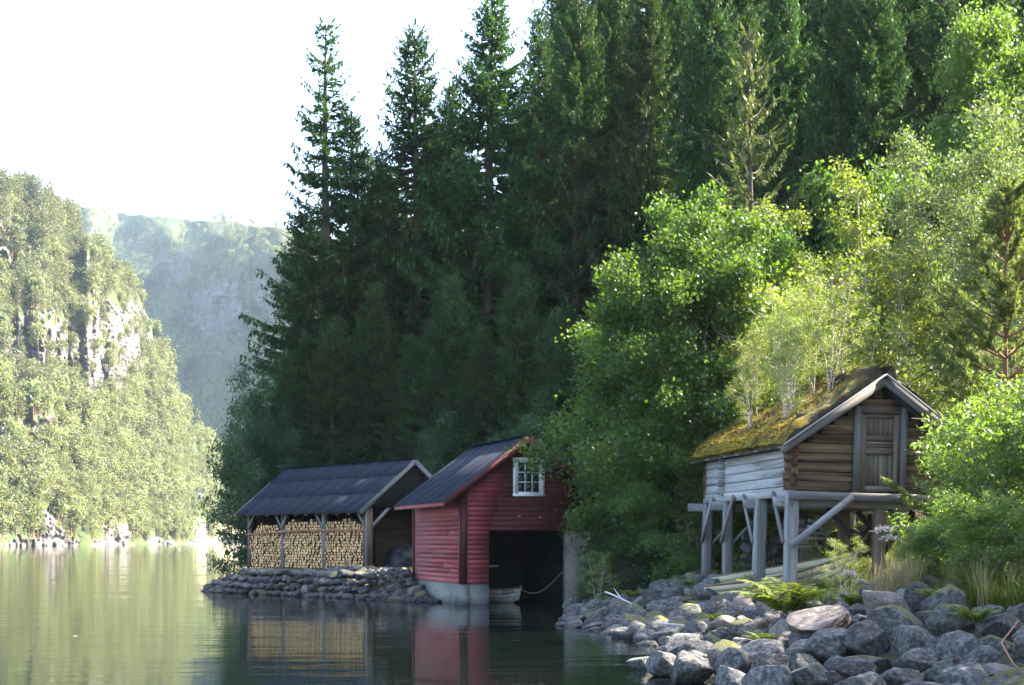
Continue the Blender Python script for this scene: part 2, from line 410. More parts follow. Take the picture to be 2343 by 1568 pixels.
def mat_water():
    m, nt, b, N, K = _new("lake water")
    b.inputs["Base Color"].default_value = (.003, .006, .005, 1)
    b.inputs["Roughness"].default_value = .035
    b.inputs["IOR"].default_value = 1.333
    tc = N.new("ShaderNodeTexCoord")
    h = None
    for sc, st, amp in ((.9, (.5, 1.6, 1), 1.0), (3.4, (.45, 1.5, 1), .30), (.12, (.6, 1.4, 1), 2.4)):
        mp = N.new("ShaderNodeMapping"); mp.inputs["Scale"].default_value = st; mp.inputs["Rotation"].default_value = (0, 0, .12)
        K.new(tc.outputs["Object"], mp.inputs[0])
        nz = N.new("ShaderNodeTexNoise"); nz.inputs["Scale"].default_value = sc; nz.inputs["Detail"].default_value = 2.5
        nz.inputs["Roughness"].default_value = .45
        K.new(mp.outputs[0], nz.inputs["Vector"])
        ml = N.new("ShaderNodeMath"); ml.operation = 'MULTIPLY'; ml.inputs[1].default_value = amp
        K.new(nz.outputs["Fac"], ml.inputs[0])
        if h is None:
            h = ml.outputs[0]
        else:
            ad = N.new("ShaderNodeMath"); K.new(h, ad.inputs[0]); K.new(ml.outputs[0], ad.inputs[1]); h = ad.outputs[0]
    # calm and breezy patches
    n2 = N.new("ShaderNodeTexNoise"); n2.inputs["Scale"].default_value = .06; n2.inputs["Detail"].default_value = 3
    K.new(tc.outputs["Object"], n2.inputs["Vector"])
    mr = N.new("ShaderNodeMapRange"); mr.inputs[1].default_value = .35; mr.inputs[2].default_value = .68
    mr.inputs[3].default_value = .35; mr.inputs[4].default_value = 1.25
    K.new(n2.outputs["Fac"], mr.inputs[0])
    hm = N.new("ShaderNodeMath"); hm.operation = 'MULTIPLY'; K.new(h, hm.inputs[0]); K.new(mr.outputs[0], hm.inputs[1])
    bp = N.new("ShaderNodeBump"); bp.inputs["Strength"].default_value = 1; bp.inputs["Distance"].default_value = .0135
    K.new(hm.outputs[0], bp.inputs["Height"]); K.new(bp.outputs[0], b.inputs["Normal"])
    return m


M['glass'] = mat_glass()
M['water'] = mat_water()

# ------------------------------------------------------------------ buildings' places (needed by the ground)
BH = Frame(P(1055, 1237, 42.4) - Vector((0, 0, EYE)), R(19))           # boathouse: u along the gable, l into depth
WS = Frame(Vector((-5.24, 50.0, 0)), R(39))                            # woodshed: u along its gable, l along the firewood side
ST = Frame(Vector((5.96, 31.0, 0)), R(9.8), roll=.022)                 # storehouse, sunk a little to one side

# ------------------------------------------------------------------ lake
water = obj("water", mesh("water", [(-2600, -60, 0), (2600, -60, 0), (2600, 2700, 0), (-2600, 2700, 0)], np.array([[0, 1, 2, 3]]), M['water']))
tag(water, "calm green lake water with soft ripples reflecting the hills", "lake", kind="structure")

# ------------------------------------------------------------------ ground with its shoreline
SHORE = [(60, 2), (15, 10.2), (9, 13.6), (5, 16.0), (3.1, 17.6), (2.5, 19.5), (2.6, 22), (2.9, 25.5), (2.2, 29), (1.4, 32.5), (1.6, 36), (2.3, 41.0),
         tuple(BH(3.75, 0, 0))[:2], tuple(BH(3.75, 4.6, 0))[:2], tuple(BH(.25, 4.6, 0))[:2], tuple(BH(.1, 3.2, 0))[:2], tuple(BH(-.2, 2.6, 0))[:2],
         (-3.6, 45.9), (-5, 47.2), (-7.5, 49.5), (-9.4, 51.7), (-11.1, 53.9), (-11.3, 55.1), (-10.7, 58), (-11.6, 64), (-13, 72), (-15, 85), (-18, 110), (-26, 170)]
LAND = SHORE + [(260, 170), (260, 2)]


def sdist(X, Y):
    """distance inland (+) or out on the lake (-)"""
    X = np.asarray(X, float); Y = np.asarray(Y, float)
    d = np.full(X.shape, 1e9); ins = np.zeros(X.shape, bool)
    n = len(LAND)
    for i in range(n):
        (x0, y0), (x1, y1) = LAND[i], LAND[(i + 1) % n]
        if i < len(SHORE) - 1:
            dx, dy = x1 - x0, y1 - y0
            t = np.clip(((X - x0) * dx + (Y - y0) * dy) / (dx * dx + dy * dy), 0, 1)
            d = np.minimum(d, np.hypot(X - x0 - t * dx, Y - y0 - t * dy))
        c = (y0 > Y) != (y1 > Y)
        with np.errstate(divide='ignore', invalid='ignore'):
            ins ^= c & (X < (x1 - x0) * (Y - y0) / (y1 - y0 + 1e-12) + x0)
    return np.where(ins, d, -d)


def sstep(t):
    t = np.clip(t, 0, 1)
    return t * t * (3 - 2 * t)


def ground(X, Y):
    X = np.asarray(X, float); Y = np.asarray(Y, float)
    s = sdist(X, Y)
    pen = sstep((-1.5 - X) / 1.5) * sstep((Y - 40) / 3)                 # on the woodshed's point the bank is a steep wall
    w = (3.4 + 1.7 * sstep((25 - Y) / 3)) * (1 - pen) + .95 * pen
    plat = (.82 - .24 * sstep((Y - 23.5) / 2) * sstep((33.5 - Y) / 2) * sstep((8.5 - X) / 2) + .28 * sstep((26 - Y) / 4)) * (1 - pen) + pen * (.78 * sstep((X + 11.5) / 2.4) + .1) * (1 - .25 * sstep((-3.4 - X) / -3))
    z = plat * sstep(np.maximum(s, 0) / w)
    z = z + .22 * np.maximum(s - 6, 0) + .16 * np.maximum(s - 13, 0)
    bump = .05 * np.sin(X * 1.7 + 1.3 * np.sin(Y * .9)) * np.cos(Y * 1.3) * sstep(s / 2)
    return np.where(s < 0, np.maximum(s * .55, -1.6), z + bump)


def gz(x, y):
    return float(ground(np.array([x]), np.array([y]))[0])


gx = np.concatenate([np.arange(-30, 14, .4), np.arange(14, 60, 2.0), np.arange(60, 261, 20)])
gy = np.concatenate([np.arange(2, 62, .4), np.arange(62, 171, 2.5)])
GX, GY = np.meshgrid(gx, gy)
GZ = ground(GX, GY)
n1, n0 = GX.shape
i, j = np.meshgrid(np.arange(n1 - 1), np.arange(n0 - 1), indexing='ij')
gf = np.stack([i * n0 + j, i * n0 + j + 1, (i + 1) * n0 + j + 1, (i + 1) * n0 + j], -1).reshape(-1, 4)
gp = np.stack([GX.ravel(), GY.ravel(), GZ.ravel()], -1)
gf = gf[gp[gf, 2].max(1) > -1.55]
shore_ground = tag(obj("ground", mesh("ground", gp, gf, M['ground'], smooth=True)), "dark mossy forest ground along the lake shore", "ground", kind="structure")


# ------------------------------------------------------------------ far hills
def interp(tab, x):
    tab = sorted(tab)
    return np.interp(x, [a for a, _ in tab], [b for _, b in tab])


def vnoise(x, y, seed=0):
    """cheap smooth noise in -1..1"""
    def h(a, b):
        v = np.sin(a * 127.1 + b * 311.7 + seed * 74.7) * 43758.5453
        return v - np.floor(v)
    xi, yi = np.floor(x), np.floor(y)
    fx, fy = sstep(x - xi), sstep(y - yi)
    a = h(xi, yi) * (1 - fx) + h(xi + 1, yi) * fx
    b = h(xi, yi + 1) * (1 - fx) + h(xi + 1, yi + 1) * fx
    return (a * (1 - fy) + b * fy) * 2 - 1


def hill(name, label, cols, top, base, steep, rock, mats, mat_of, rows=190, back=260, fold=.010):
    """a hillside raised from its shoreline: each bearing climbs with the local steepness up to its crest, then falls away behind"""
    c = np.asarray(cols, float)
    Y0 = interp(base, c); y1 = interp(top, c)
    y1 = y1 + 5 * vnoise(c / 23, c * 0, 5) + 3 * vnoise(c / 7, c * 0, 8)
    k0 = -EYE / Y0; k1 = (HZ - y1) / FPX
    Yc = Y0.copy(); V = []; RK = []
    s = np.linspace(0, 1, rows)
    for r in range(rows):
        k = k0 + (k1 - k0) * s[r]
        y = HZ - k * FPX
        T = steep(c, y) * (1 + .25 * vnoise(c / 30, y / 22, 3))
        if r:
            dk = (k1 - k0) * (s[r] - s[r - 1])
            Yc = Yc + np.clip(Yc * dk / np.maximum(T - k, .12), 0, 30)
        m = rock(c, y)
        rdg = lambda a, b, s: 1 - 2 * np.abs(vnoise(a, b, s))
        Yr = Yc * (1 + fold * vnoise(c / 55, y / 45, 11) + .004 * vnoise(c / 11, y / 9, 17)
                   + m * (.006 * rdg(c / 17 + y / 40, y / 26, 19) + .0045 * rdg(c / 7 - y / 30, y / 13, 23) + .003 * rdg(c / 3.2, y / 5.5, 29) + .002 * vnoise(c / 2, y / 2, 41)))
        V.append(np.stack([(c - CX) / FPX * Yr, Yr, EYE + k * Yr], -1)); RK.append(m)
    front = rows
    for q in range(1, 5):
        L = V[front - 1].copy()
        sc = 1 + back * q / 4 / L[:, 1:2]
        L[:, :2] = L[:, :2] * sc
        L[:, 2] -= 22 * q * q / 4
        V.append(L); RK.append(RK[front - 1] * 0)
    V = np.stack(V); RK = np.stack(RK)
    V[0, :, 2] = -2.0
    nr, nc = V.shape[:2]
    i, j = np.meshgrid(np.arange(nr - 1), np.arange(nc - 1), indexing='ij')
    F = np.stack([i * nc + j, i * nc + j + 1, (i + 1) * nc + j + 1, (i + 1) * nc + j], -1).reshape(-1, 4)
    yy = HZ - (V[:front, :, 2] - EYE) / V[:front, :, 1] * FPX
    cc = np.broadcast_to(c, (nr, nc))
    mi = mat_of(cc[:-1, :-1].ravel(), np.concatenate([yy, np.repeat(yy[-1:], nr - front, 0)])[:-1, :-1].ravel(), RK[:-1, :-1].ravel())
    o = obj(name, mesh(name, V.reshape(-1, 3), F, mats, smooth=False, midx=mi))
    tag(o, label, "hill", kind="structure")
    return V, RK, front


def blob(c, y, x0, x1, y0, y1, soft=18):
    """1 inside a ragged patch of the hillside"""
    w = 20 * vnoise(c / 28, y / 24, 31) + 13 * vnoise(c / 11, y / 10, 37) + 6 * vnoise(c / 5, y / 5, 39)
    f = np.minimum(np.minimum(c - x0, x1 - c), np.minimum(y - y0, y1 - y)) + w
    return sstep(f / soft + .5)


SPUR_ROCK = [(-260, 190, 730, 860), (185, 335, 705, 895), (-200, 38, 490, 630), (-160, 145, 960, 1040), (175, 270, 1066, 1100), (82, 135, 1185, 1250), (105, 125, 575, 630),
             (-50, 60, 1238, 1260), (175, 220, 600, 645), (-300, 700, 1240, 1275), (235, 300, 1205, 1260), (330, 372, 1222, 1262)]


def spur_rock(c, y):
    m = np.zeros(np.broadcast(c, y).shape)
    for a in SPUR_ROCK:
        m = np.maximum(m, blob(c, y, *a))
    return m


def spur_steep(c, y):
    T = .66 + .45 * sstep((c - 150) / 150) * sstep((y - 900) / 50) * 0
    T = T + 0 * y
    # recess under the overhanging cliff, nose beside it
    T = T + (-.07 * sstep((260 - c) / 220) + .12 * sstep((c - 60) / 200) * sstep((420 - c) / 90)) * sstep((y - 850) / 30) * sstep((1010 - y) / 60)
    return T * (1 - spur_rock(c, y)) + 1.35 * spur_rock(c, y)


def meadow(c, y):
    return np.maximum(blob(c, y, 455, 575, 1196, 1228, 10), blob(c, y, 395, 440, 1128, 1146, 8))


spur_cols = np.concatenate([np.arange(-900, -60, 14), np.arange(-60, 430, 3), np.arange(430, 760, 6)])
SPV, SPR, SPF = hill("hillside", "sunlit wooded hillside with bare cliffs across the lake", spur_cols,
                     [(-900, 250), (-300, 350), (0, 430), (60, 447), (120, 485), (191, 545), (250, 600), (301, 648), (324, 690), (358, 770), (385, 835), (402, 905), (445, 985), (491, 1022), (543, 1100), (600, 1160), (680, 1215), (760, 1234)],
                     [(-900, 430), (0, 455), (200, 520), (400, 690), (560, 980), (760, 1300)], spur_steep, spur_rock,
                     [M['hillveg'], M['cliff'], M['meadow']],
                     lambda c, y, r: np.where(r > .5, 1, np.where(meadow(c, y) > .5, 2, 0)))


def mount_rock(c, y):
    return np.maximum(np.maximum(blob(c, y, 430, 560, 660, 760), blob(c, y, 580, 700, 640, 720)), .8 * blob(c, y, 380, 440, 600, 640))


def mount_steep(c, y):
    up = sstep((640 - y) / 60)
    return (.42 * up + (1.7 + .7 * vnoise(c / 45, y / 90, 51)) * (1 - up)) * (1 - mount_rock(c, y)) + 4.0 * mount_rock(c, y)


mount_cols = np.arange(-500, 1500, 9)
MTV, MTR, MTF = hill("mountain", "hazy blue mountain side with a wooded crest behind the near hillside", mount_cols,
                     [(-500, 440), (0, 422), (100, 450), (200, 472), (300, 488), (400, 500), (500, 507), (600, 517), (700, 530), (900, 570), (1500, 700)],
                     [(-500, 1900), (300, 1900), (400, 1800), (640, 1350), (900, 1250), (1500, 1200)], mount_steep, mount_rock,
                     [M['hillveg'], M['cliff'], M['meadow']], lambda c, y, r: np.where(r > .5, 1, 0), back=200, fold=.035)


# ------------------------------------------------------------------ far trees
def far_tree(kind, seed):
    rg = np.random.default_rng(seed)
    paths = [(np.array([[0, 0, -.3], [0, 0, 4.5], [.1, .1, 8.2]]), np.array([.16, .11, .03]))]
    if kind == 'broad':
        n = 300
        cl = unit(rg.normal(size=(16, 3))) * rg.uniform(.35, 1, (16, 1)) * np.array([2.0, 2.0, 2.9]) + np.array([0, 0, 5.2])
        c = cl[rg.integers(0, 16, n)] + rg.normal(0, .62, (n, 3))
        L, Wd, m = rg.uniform(.5, .95, n), rg.uniform(.4, .7, n), M['far_broad']
    elif kind == 'pine':
        n = 260
        cl = np.stack([rg.normal(0, .9, 13), rg.normal(0, .9, 13), np.linspace(4.0, 9.2, 13)], -1)
        c = cl[rg.integers(0, 13, n)] + rg.normal(0, 1, (n, 3)) * np.array([.75, .75, .34])
        L, Wd, m = rg.uniform(.5, .9, n), rg.uniform(.3, .5, n), M['far_pine']
    else:
        n = 300
        z = 10.5 * (1 - np.sqrt(rg.uniform(0, .97, n))); rr = (10.8 - z) * .17 * rg.uniform(.35, 1.05, n); a = rg.uniform(0, 6.283, n)
        c = np.stack([rr * np.cos(a), rr * np.sin(a), z + .5], -1)
        L, Wd, m = rg.uniform(.6, 1.0, n), rg.uniform(.3, .45, n), M['far_pine']
    d = unit(rg.normal(size=(n, 3)) + (0 if kind != 'spruce' else np.array([0, 0, -.6])))
    s = unit(np.cross(d, rg.normal(size=(n, 3))))
    V, F = kites(c, d, s, L, Wd)
    tv, tf = tubes(paths, 4)
    return mesh("far_" + kind, np.concatenate([V, tv]), [F, tf + len(V)], [m, M['pinebark']], midx=np.r_[np.zeros(len(F)), np.ones(len(tf))])


FAR = [far_tree('broad', 1), far_tree('broad', 2), far_tree('pine', 3), far_tree('pine', 4), far_tree('spruce', 5), far_tree('broad', 6)]


def scatter(name, pts, rz, scl, var, meshes, parent=None):
    """one object: source meshes instanced on a cloud of points"""
    me = bpy.data.meshes.new(name)
    pts = np.asarray(pts, np.float32)
    me.vertices.add(len(pts)); me.vertices.foreach_set("co", pts.ravel())
    for nm, ty, val in (("rz", 'FLOAT', rz), ("sc", 'FLOAT', scl), ("vr", 'INT', var)):
        a = me.attributes.new(nm, ty, 'POINT')
        a.data.foreach_set("value", np.asarray(val, np.float32 if ty == 'FLOAT' else np.int32))
    o = obj(name, me, None, parent)
    ng = bpy.data.node_groups.new(name, 'GeometryNodeTree')
    ng.interface.new_socket("Geometry", in_out='INPUT', socket_type='NodeSocketGeometry')
    ng.interface.new_socket("Geometry", in_out='OUTPUT', socket_type='NodeSocketGeometry')
    N, K = ng.nodes, ng.links
    gi, go = N.new("NodeGroupInput"), N.new("NodeGroupOutput")
    jn = N.new("GeometryNodeJoinGeometry")

    def attr(nm, ty):
        a = N.new("GeometryNodeInputNamedAttribute"); a.data_type = ty; a.inputs["Name"].default_value = nm
        return a.outputs["Attribute"]
    cx = N.new("ShaderNodeCombineXYZ"); K.new(attr("rz", 'FLOAT'), cx.inputs[2])
    sc = attr("sc", 'FLOAT'); vr = attr("vr", 'INT')
    for k, m in enumerate(meshes):
        src = bpy.data.objects.new(m.name, m)
        oi = N.new("GeometryNodeObjectInfo"); oi.inputs["Object"].default_value = src
        oi.inputs["As Instance"].default_value = True
        cp = N.new("FunctionNodeCompare"); cp.data_type = 'INT'; cp.operation = 'EQUAL'
        K.new(vr, cp.inputs[2]); cp.inputs[3].default_value = k
        ip = N.new("GeometryNodeInstanceOnPoints")
        K.new(gi.outputs[0], ip.inputs["Points"]); K.new(cp.outputs[0], ip.inputs["Selection"]); K.new(oi.outputs["Geometry"], ip.inputs["Instance"])
        K.new(cx.outputs[0], ip.inputs["Rotation"]); K.new(sc, ip.inputs["Scale"])
        K.new(ip.outputs[0], jn.inputs[0])
    K.new(jn.outputs[0], go.inputs[0])
    o.modifiers.new("scatter", 'NODES').node_group = ng
    return o


def sample_hill(V, RK, front, n, seed, cmin, cmax, cols, keep):
    rg = np.random.default_rng(seed)
    nr, nc = front, V.shape[1]
    c = rg.uniform(0, nc - 1.001, n); r = rg.uniform(0, nr - 1.001, n)
    ci, ri = c.astype(int), r.astype(int); fc, fr = (c - ci)[:, None], (r - ri)[:, None]
    p = (V[ri, ci] * (1 - fc) + V[ri, ci + 1] * fc) * (1 - fr) + (V[ri + 1, ci] * (1 - fc) + V[ri + 1, ci + 1] * fc) * fr
    rock = RK[ri, ci]; px = cols[ci]
    y = HZ - (p[:, 2] - EYE) / p[:, 1] * FPX
    ok = (px > cmin) & (px < cmax) & keep(px, y, rock, rg, n) & (p[:, 2] > .6)
    return p[ok], px[ok], y[ok]


sp, spx, spy = sample_hill(SPV, SPR, SPF, 6200, 4, -420, 745, spur_cols,
                           lambda c, y, r, rg, n: (rg.uniform(0, 1, n) > np.minimum(r * .9, .9)) & (rg.uniform(0, 1, n) > meadow(c, y) * .97))
mp_, mpx, mpy = sample_hill(MTV, MTR, MTF, 9000, 6, -200, 1000, mount_cols, lambda c, y, r, rg, n: (rg.uniform(0, 1, n) > r * .75) & (y < 1010))
rg = np.random.default_rng(12)


def far_kind(y, n, hi):
    u = rg.uniform(0, 1, n)
    pine = np.clip(.18 + (900 - y) / 700, .1, .8)
    return np.where(u < pine, 2 + rg.integers(0, 2, n), np.where(u > .93, 4, np.where(rg.uniform(0, 1, n) < .5, 0, np.where(rg.uniform(0, 1, n) < .5, 1, 5))))


sv = far_kind(spy, len(sp), 0); mv = far_kind(mpy, len(mp_), 1)
ss = rg.uniform(.65, 1.3, len(sp)) * (1.05 + .5 * vnoise(spx / 38, spy / 30, 61)) * np.where(sv == 4, 1.15, 1); ms = rg.uniform(1.1, 1.9, len(mp_))
size = ss / sp[:, 1] * ((spx > -5) & (spx < 545))
order = np.argsort(-size)
FARN = ['broadleaf_tree', 'broadleaf_tree', 'pine_tree', 'pine_tree', 'spruce_tree', 'broadleaf_tree']
FARL = {'broadleaf_tree': ("pale green rounded tree growing on the wooded slope across the lake", "broadleaf trees across the lake"),
        'pine_tree': ("small clumpy pine growing on the slope across the lake", "pines across the lake"),
        'spruce_tree': ("small pointed spruce growing on the slope across the lake", "spruces across the lake")}
for q in order[:300]:
    k = int(sv[q]); nm = FARN[k]
    o = obj(nm, FAR[k], Matrix.LocRotScale(Vector(sp[q]), Matrix.Rotation(rg.uniform(0, 6.28), 3, 'Z').to_quaternion(), Vector((ss[q],) * 3)))
    tag(o, FARL[nm][0], "tree", FARL[nm][1])
rest = order[300:]
fw = scatter("far_forest", np.concatenate([sp[rest], mp_]), rg.uniform(0, 6.28, len(rest) + len(mp_)), np.r_[ss[rest], ms], np.r_[sv[rest], mv], FAR)
tag(fw, "far wood covering the hills across the lake in one mass", "forest", kind="stuff")

# ------------------------------------------------------------------ trees: trunk + crown meshes, shared by the copies
def spruce_meshes(seed, H, Rb, sparse=0.0, mat='spruce', dead=.05, gap=.42, lk=1.0):
    rg = np.random.default_rng(seed)
    paths = []
    hz_ = np.linspace(-.5, H, 12)
    wob = np.cumsum(rg.normal(0, .03, (12, 2)), 0)
    tr = np.c_[wob - wob[0], hz_]
    paths.append((tr, .012 * H * (1 - hz_.clip(0) / H) ** .85 + .015))
    C, D, S, L, Wd = [], [], [], [], []
    z = dead * H
    while z < H - .25:
        f = z / H
        nb = rg.integers(4, 7) if rg.uniform() > sparse else rg.integers(1, 3)
        az0 = rg.uniform(0, 6.28)
        for q in range(nb):
            az = az0 + q * 6.283 / nb + rg.normal(0, .25)
            Lb = (Rb * (1 - f) ** .68 + .20) * rg.uniform(.62, 1.12)
            el = R(34) * f ** 1.6 - R(20) * (1 - f) + rg.normal(0, .07)
            zz = z + rg.normal(0, .12)
            n = 7
            t = np.linspace(0, 1, n)
            hx = Lb * t * math.cos(el)
            dz = Lb * (t * math.sin(el) - .16 * t * (1 - t) * 2 + .17 * t ** 3)
            b0 = np.array([np.interp(zz, hz_, tr[:, 0]), np.interp(zz, hz_, tr[:, 1]), zz])
            dirh = np.array([math.cos(az), math.sin(az), 0])
            sidev = np.array([-math.sin(az), math.cos(az), 0])
            pts = b0 + dirh * hx[:, None] + np.array([0, 0, 1.0]) * dz[:, None]
            paths.append((pts[::2], np.linspace(.028 + .006 * Lb, .006, 4)))
            k = max(8, int(Lb / .066 / lk))
            tt = rg.uniform(.10 if f > .35 else .28, 1.0, k)
            bp = np.stack([np.interp(tt, t, pts[:, i]) for i in range(3)], -1)
            fwd = unit(dirh + np.array([0, 0, 1.0]) * np.interp(tt, t, np.gradient(dz, hx + 1e-6))[:, None])
            # lateral sprays
            for sg in (-1, 1):
                a = rg.uniform(.5, 1.05, k)[:, None]
                d = unit(fwd * np.cos(a) + sg * sidev * np.sin(a) + np.c_[np.zeros(k), np.zeros(k), rg.normal(-.32, .16, k)])
                ll = np.minimum(.15 + .34 * Lb * (1.05 - tt), .60) * rg.uniform(.6, 1.2, k) * lk
                C.append(bp); D.append(d); L.append(ll); Wd.append(ll * rg.uniform(.15, .25, k) + .018)
                S.append(unit(np.cross(d, np.array([0, 0, 1.0]) + rg.normal(0, .45, (k, 3)))))
                # drooping twigs hanging under the spray
                m = rg.uniform(0, 1, k) < .75
                kk = int(m.sum())
                if kk:
                    d2 = unit(np.c_[rg.normal(0, .22, (kk, 2)), -np.ones(kk)] + .25 * d[m])
                    C.append(bp[m] + d[m] * ll[m, None] * rg.uniform(.2, .9, (kk, 1))); D.append(d2)
                    l2 = rg.uniform(.14, .42, kk) * (1.15 - .5 * f) * lk
                    L.append(l2); Wd.append(l2 * .26 + .012); S.append(unit(np.cross(d2, rg.normal(size=(kk, 3)))))
            C.append(pts[-2:]); D.append(np.repeat(fwd[:1], 2, 0)); L.append(np.array([.3, .34])); Wd.append(np.array([.1, .1])); S.append(np.repeat(sidev[None], 2, 0))
        z += gap * rg.uniform(.7, 1.25) * (1.15 - .55 * f) * (1 + .9 * sparse)
    # dead snags on the lower trunk
    for q in range(26):
        zz = rg.uniform(.03, .42) * H; az = rg.uniform(0, 6.28); l = rg.uniform(.4, 1.3)
        paths.append((np.array([[0, 0, zz], [math.cos(az) * l, math.sin(az) * l, zz - .22 * l]]), np.array([.022, .006])))
    tv, tf = tubes(paths, 5)
    V, F = kites(np.concatenate(C), np.concatenate(D), np.concatenate(S), np.concatenate(L), np.concatenate(Wd))
    return mesh("spruce_trunk", tv, tf, M['trunk'], smooth=True), mesh("spruce_crown", V, F, M[mat])


def broad_meshes(seed, H, Rc, nleaf, leaf, lw, mat, bark, h0=.2, stems=1, spread=.15, prim=20, up=.55, prof=(.5, 1.0, .25), clump=.15, trunk_r=.0125, droop=0.0, sub=7):
    """broadleaf tree: stems, limbs, twigs, then leaves hung round the twigs. prof = relative crown width low, middle, top"""
    rg = np.random.default_rng(seed)
    paths, anchors = [], []
    for st in range(stems):
        a0 = rg.uniform(0, 6.28); ln = spread * rg.uniform(.5, 1.2) if stems > 1 else spread * .4
        hh = H * (rg.uniform(.8, 1.0) if st else 1.0)
        n = 9
        t = np.linspace(0, 1, n)
        wob = np.cumsum(rg.normal(0, .02 * H / 2, (n, 2)), 0); wob -= wob[0]
        off = np.array([math.cos(a0), math.sin(a0)]) * (ln * H)
        tr = np.c_[off * (t ** 1.2)[:, None] + wob * .5 + rg.normal(0, .12, 2) * (stems > 1), t * hh - .3 * (t == 0)]
        tr_r = trunk_r * H * (1 - t * .93) / math.sqrt(stems) + .006
        paths.append((tr, tr_r))
        for q in range(prim):
            tq = h0 + (1 - h0) * ((q + rg.uniform(0, 1)) / prim) ** .9
            rel = (tq - h0) / (1 - h0)
            wq = np.interp(rel, [0, .45, 1], prof)
            Lq = Rc * wq * rg.uniform(.65, 1.15)
            az = q * 2.4 + rg.normal(0, .4)
            b0 = np.array([np.interp(tq, t, tr[:, i]) for i in range(3)])
            el = up * (.35 + .9 * rel) + rg.normal(0, .15)
            m = 6
            tt = np.linspace(0, 1, m)
            pz = Lq * (np.sin(el) * tt - droop * tt ** 2.2)
            dirh = np.array([math.cos(az), math.sin(az), 0])
            sd = np.array([-math.sin(az), math.cos(az), 0])
            pts = b0 + dirh * (Lq * math.cos(el) * tt)[:, None] + sd * (np.cumsum(rg.normal(0, .05, m)) * Lq * .5)[:, None] + np.array([0, 0, 1.0]) * pz[:, None]
            rb = np.interp(tq, t, tr_r) * .55
            paths.append((pts, np.linspace(rb, .006, m)))
            for u in range(sub):
                tu = rg.uniform(.2, 1.0)
                c0 = np.array([np.interp(tu, tt, pts[:, i]) for i in range(3)])
                Lu = (.22 + .42 * Lq * (1.1 - tu)) * rg.uniform(.7, 1.25)
                dv = dirh * rg.uniform(.2, 1) + sd * rg.normal(0, .9) + np.array([0, 0, rg.normal(.25 - droop, .4)])
                dv /= np.linalg.norm(dv)
                c1 = c0 + dv * Lu * .6 + rg.normal(0, .04, 3); c2 = c0 + dv * Lu + np.array([0, 0, -.12 * Lu - droop * .3 * Lu]) + rg.normal(0, .05, 3)
                paths.append((np.array([c0, c1, c2]), np.array([max(.008, rb * .35), .006, .003])))
                for w in (.45, .7, .9, 1.05):
                    anchors.append(c0 + (c2 - c0) * w)
            anchors.append(pts[-1]); anchors.append(pts[-1] + rg.normal(0, .1, 3))
        anchors += [tr[-1], tr[-1] - np.array([0, 0, .2]), tr[-2]]
    A = np.array(anchors)
    pick = rg.integers(0, len(A), nleaf)
    # uneven clusters: some twigs carry many leaves, some few
    wgt = rg.gamma(2.0, 1, len(A)); wgt /= wgt.sum()
    pick = rg.choice(len(A), nleaf, p=wgt)
    c = A[pick] + rg.normal(0, clump, (nleaf, 3)) * np.array([1, 1, .8])
    d = unit(rg.normal(size=(nleaf, 3)) + np.array([0, 0, -.25 - droop]))
    nv = unit(rg.normal(size=(nleaf, 3)) * .8 + np.array([0, 0, .8]))
    s = unit(np.cross(d, nv))
    L = leaf * rg.uniform(.45, 1.35, nleaf)
    V, F = kites(c, d, s, L, L * lw, .06, np.cross(s, d))
    tv, tf = tubes(paths, 5)
    return mesh("trunk", tv, tf, M[bark], smooth=True), mesh("crown", V, F, M[mat])


def pine_meshes(seed, H, Rc):
    rg = np.random.default_rng(seed)
    t = np.linspace(0, 1, 9)
    tr = np.c_[np.cumsum(rg.normal(0, .05, (9, 2)), 0), t * H - .3 * (t == 0)]
    paths = [(tr, .010 * H * (1 - .92 * t) + .01)]
    tips = []
    z = .10 * H
    while z < H * .98:
        f = z / H
        for q in range(rg.integers(5, 8)):
            az = rg.uniform(0, 6.28)
            Lb = Rc * (1 - f) ** .7 * rg.uniform(.6, 1.1) + .2
            el = R(18) + R(32) * f + rg.normal(0, .12)
            m = 6; tt = np.linspace(0, 1, m)
            dh = np.array([math.cos(az), math.sin(az), 0]); sd = np.array([-math.sin(az), math.cos(az), 0])
            b0 = np.array([np.interp(f, t, tr[:, 0]), np.interp(f, t, tr[:, 1]), z])
            pts = b0 + dh * (Lb * math.cos(el) * tt)[:, None] + np.array([0, 0, 1.0]) * (Lb * (math.sin(el) * tt * .7 + .25 * tt ** 2.5))[:, None]
            paths.append((pts, np.linspace(.03, .008, m)))
            tips.append((pts[-1], unit(pts[-1] - pts[-2])))
            for u in range(max(5, int(Lb * 9))):
                tu = rg.uniform(.3, 1)
                c0 = np.array([np.interp(tu, tt, pts[:, i]) for i in range(3)])
                dv = unit(dh * .7 + sd * rg.normal(0, .8) + np.array([0, 0, rg.uniform(.1, .9)]))
                l = rg.uniform(.15, .5)
                paths.append((np.array([c0, c0 + dv * l]), np.array([.010, .005])))
                tips.append((c0 + dv * l, dv))
        z += rg.uniform(.28, .45)
    P0 = np.array([a for a, _ in tips]); D0 = np.array([b for _, b in tips])
    k = 80
    n = len(P0)
    s = rg.uniform(-.30, .02, (n, k, 1))
    d = unit(D0[:, None, :] * .75 + unit(rg.normal(size=(n, k, 3))) * .8)
    c = P0[:, None, :] + D0[:, None, :] * s
    c, d = c.reshape(-1, 3), d.reshape(-1, 3)
    sd = unit(np.cross(d, rg.normal(size=d.shape)))
    V, F = kites(c, d, sd, rg.uniform(.07, .13, len(c)), .02)
    tv, tf = tubes(paths, 5)
    return mesh("trunk", tv, tf, M['pinebark'], smooth=True), mesh("crown", V, F, M['pine'])


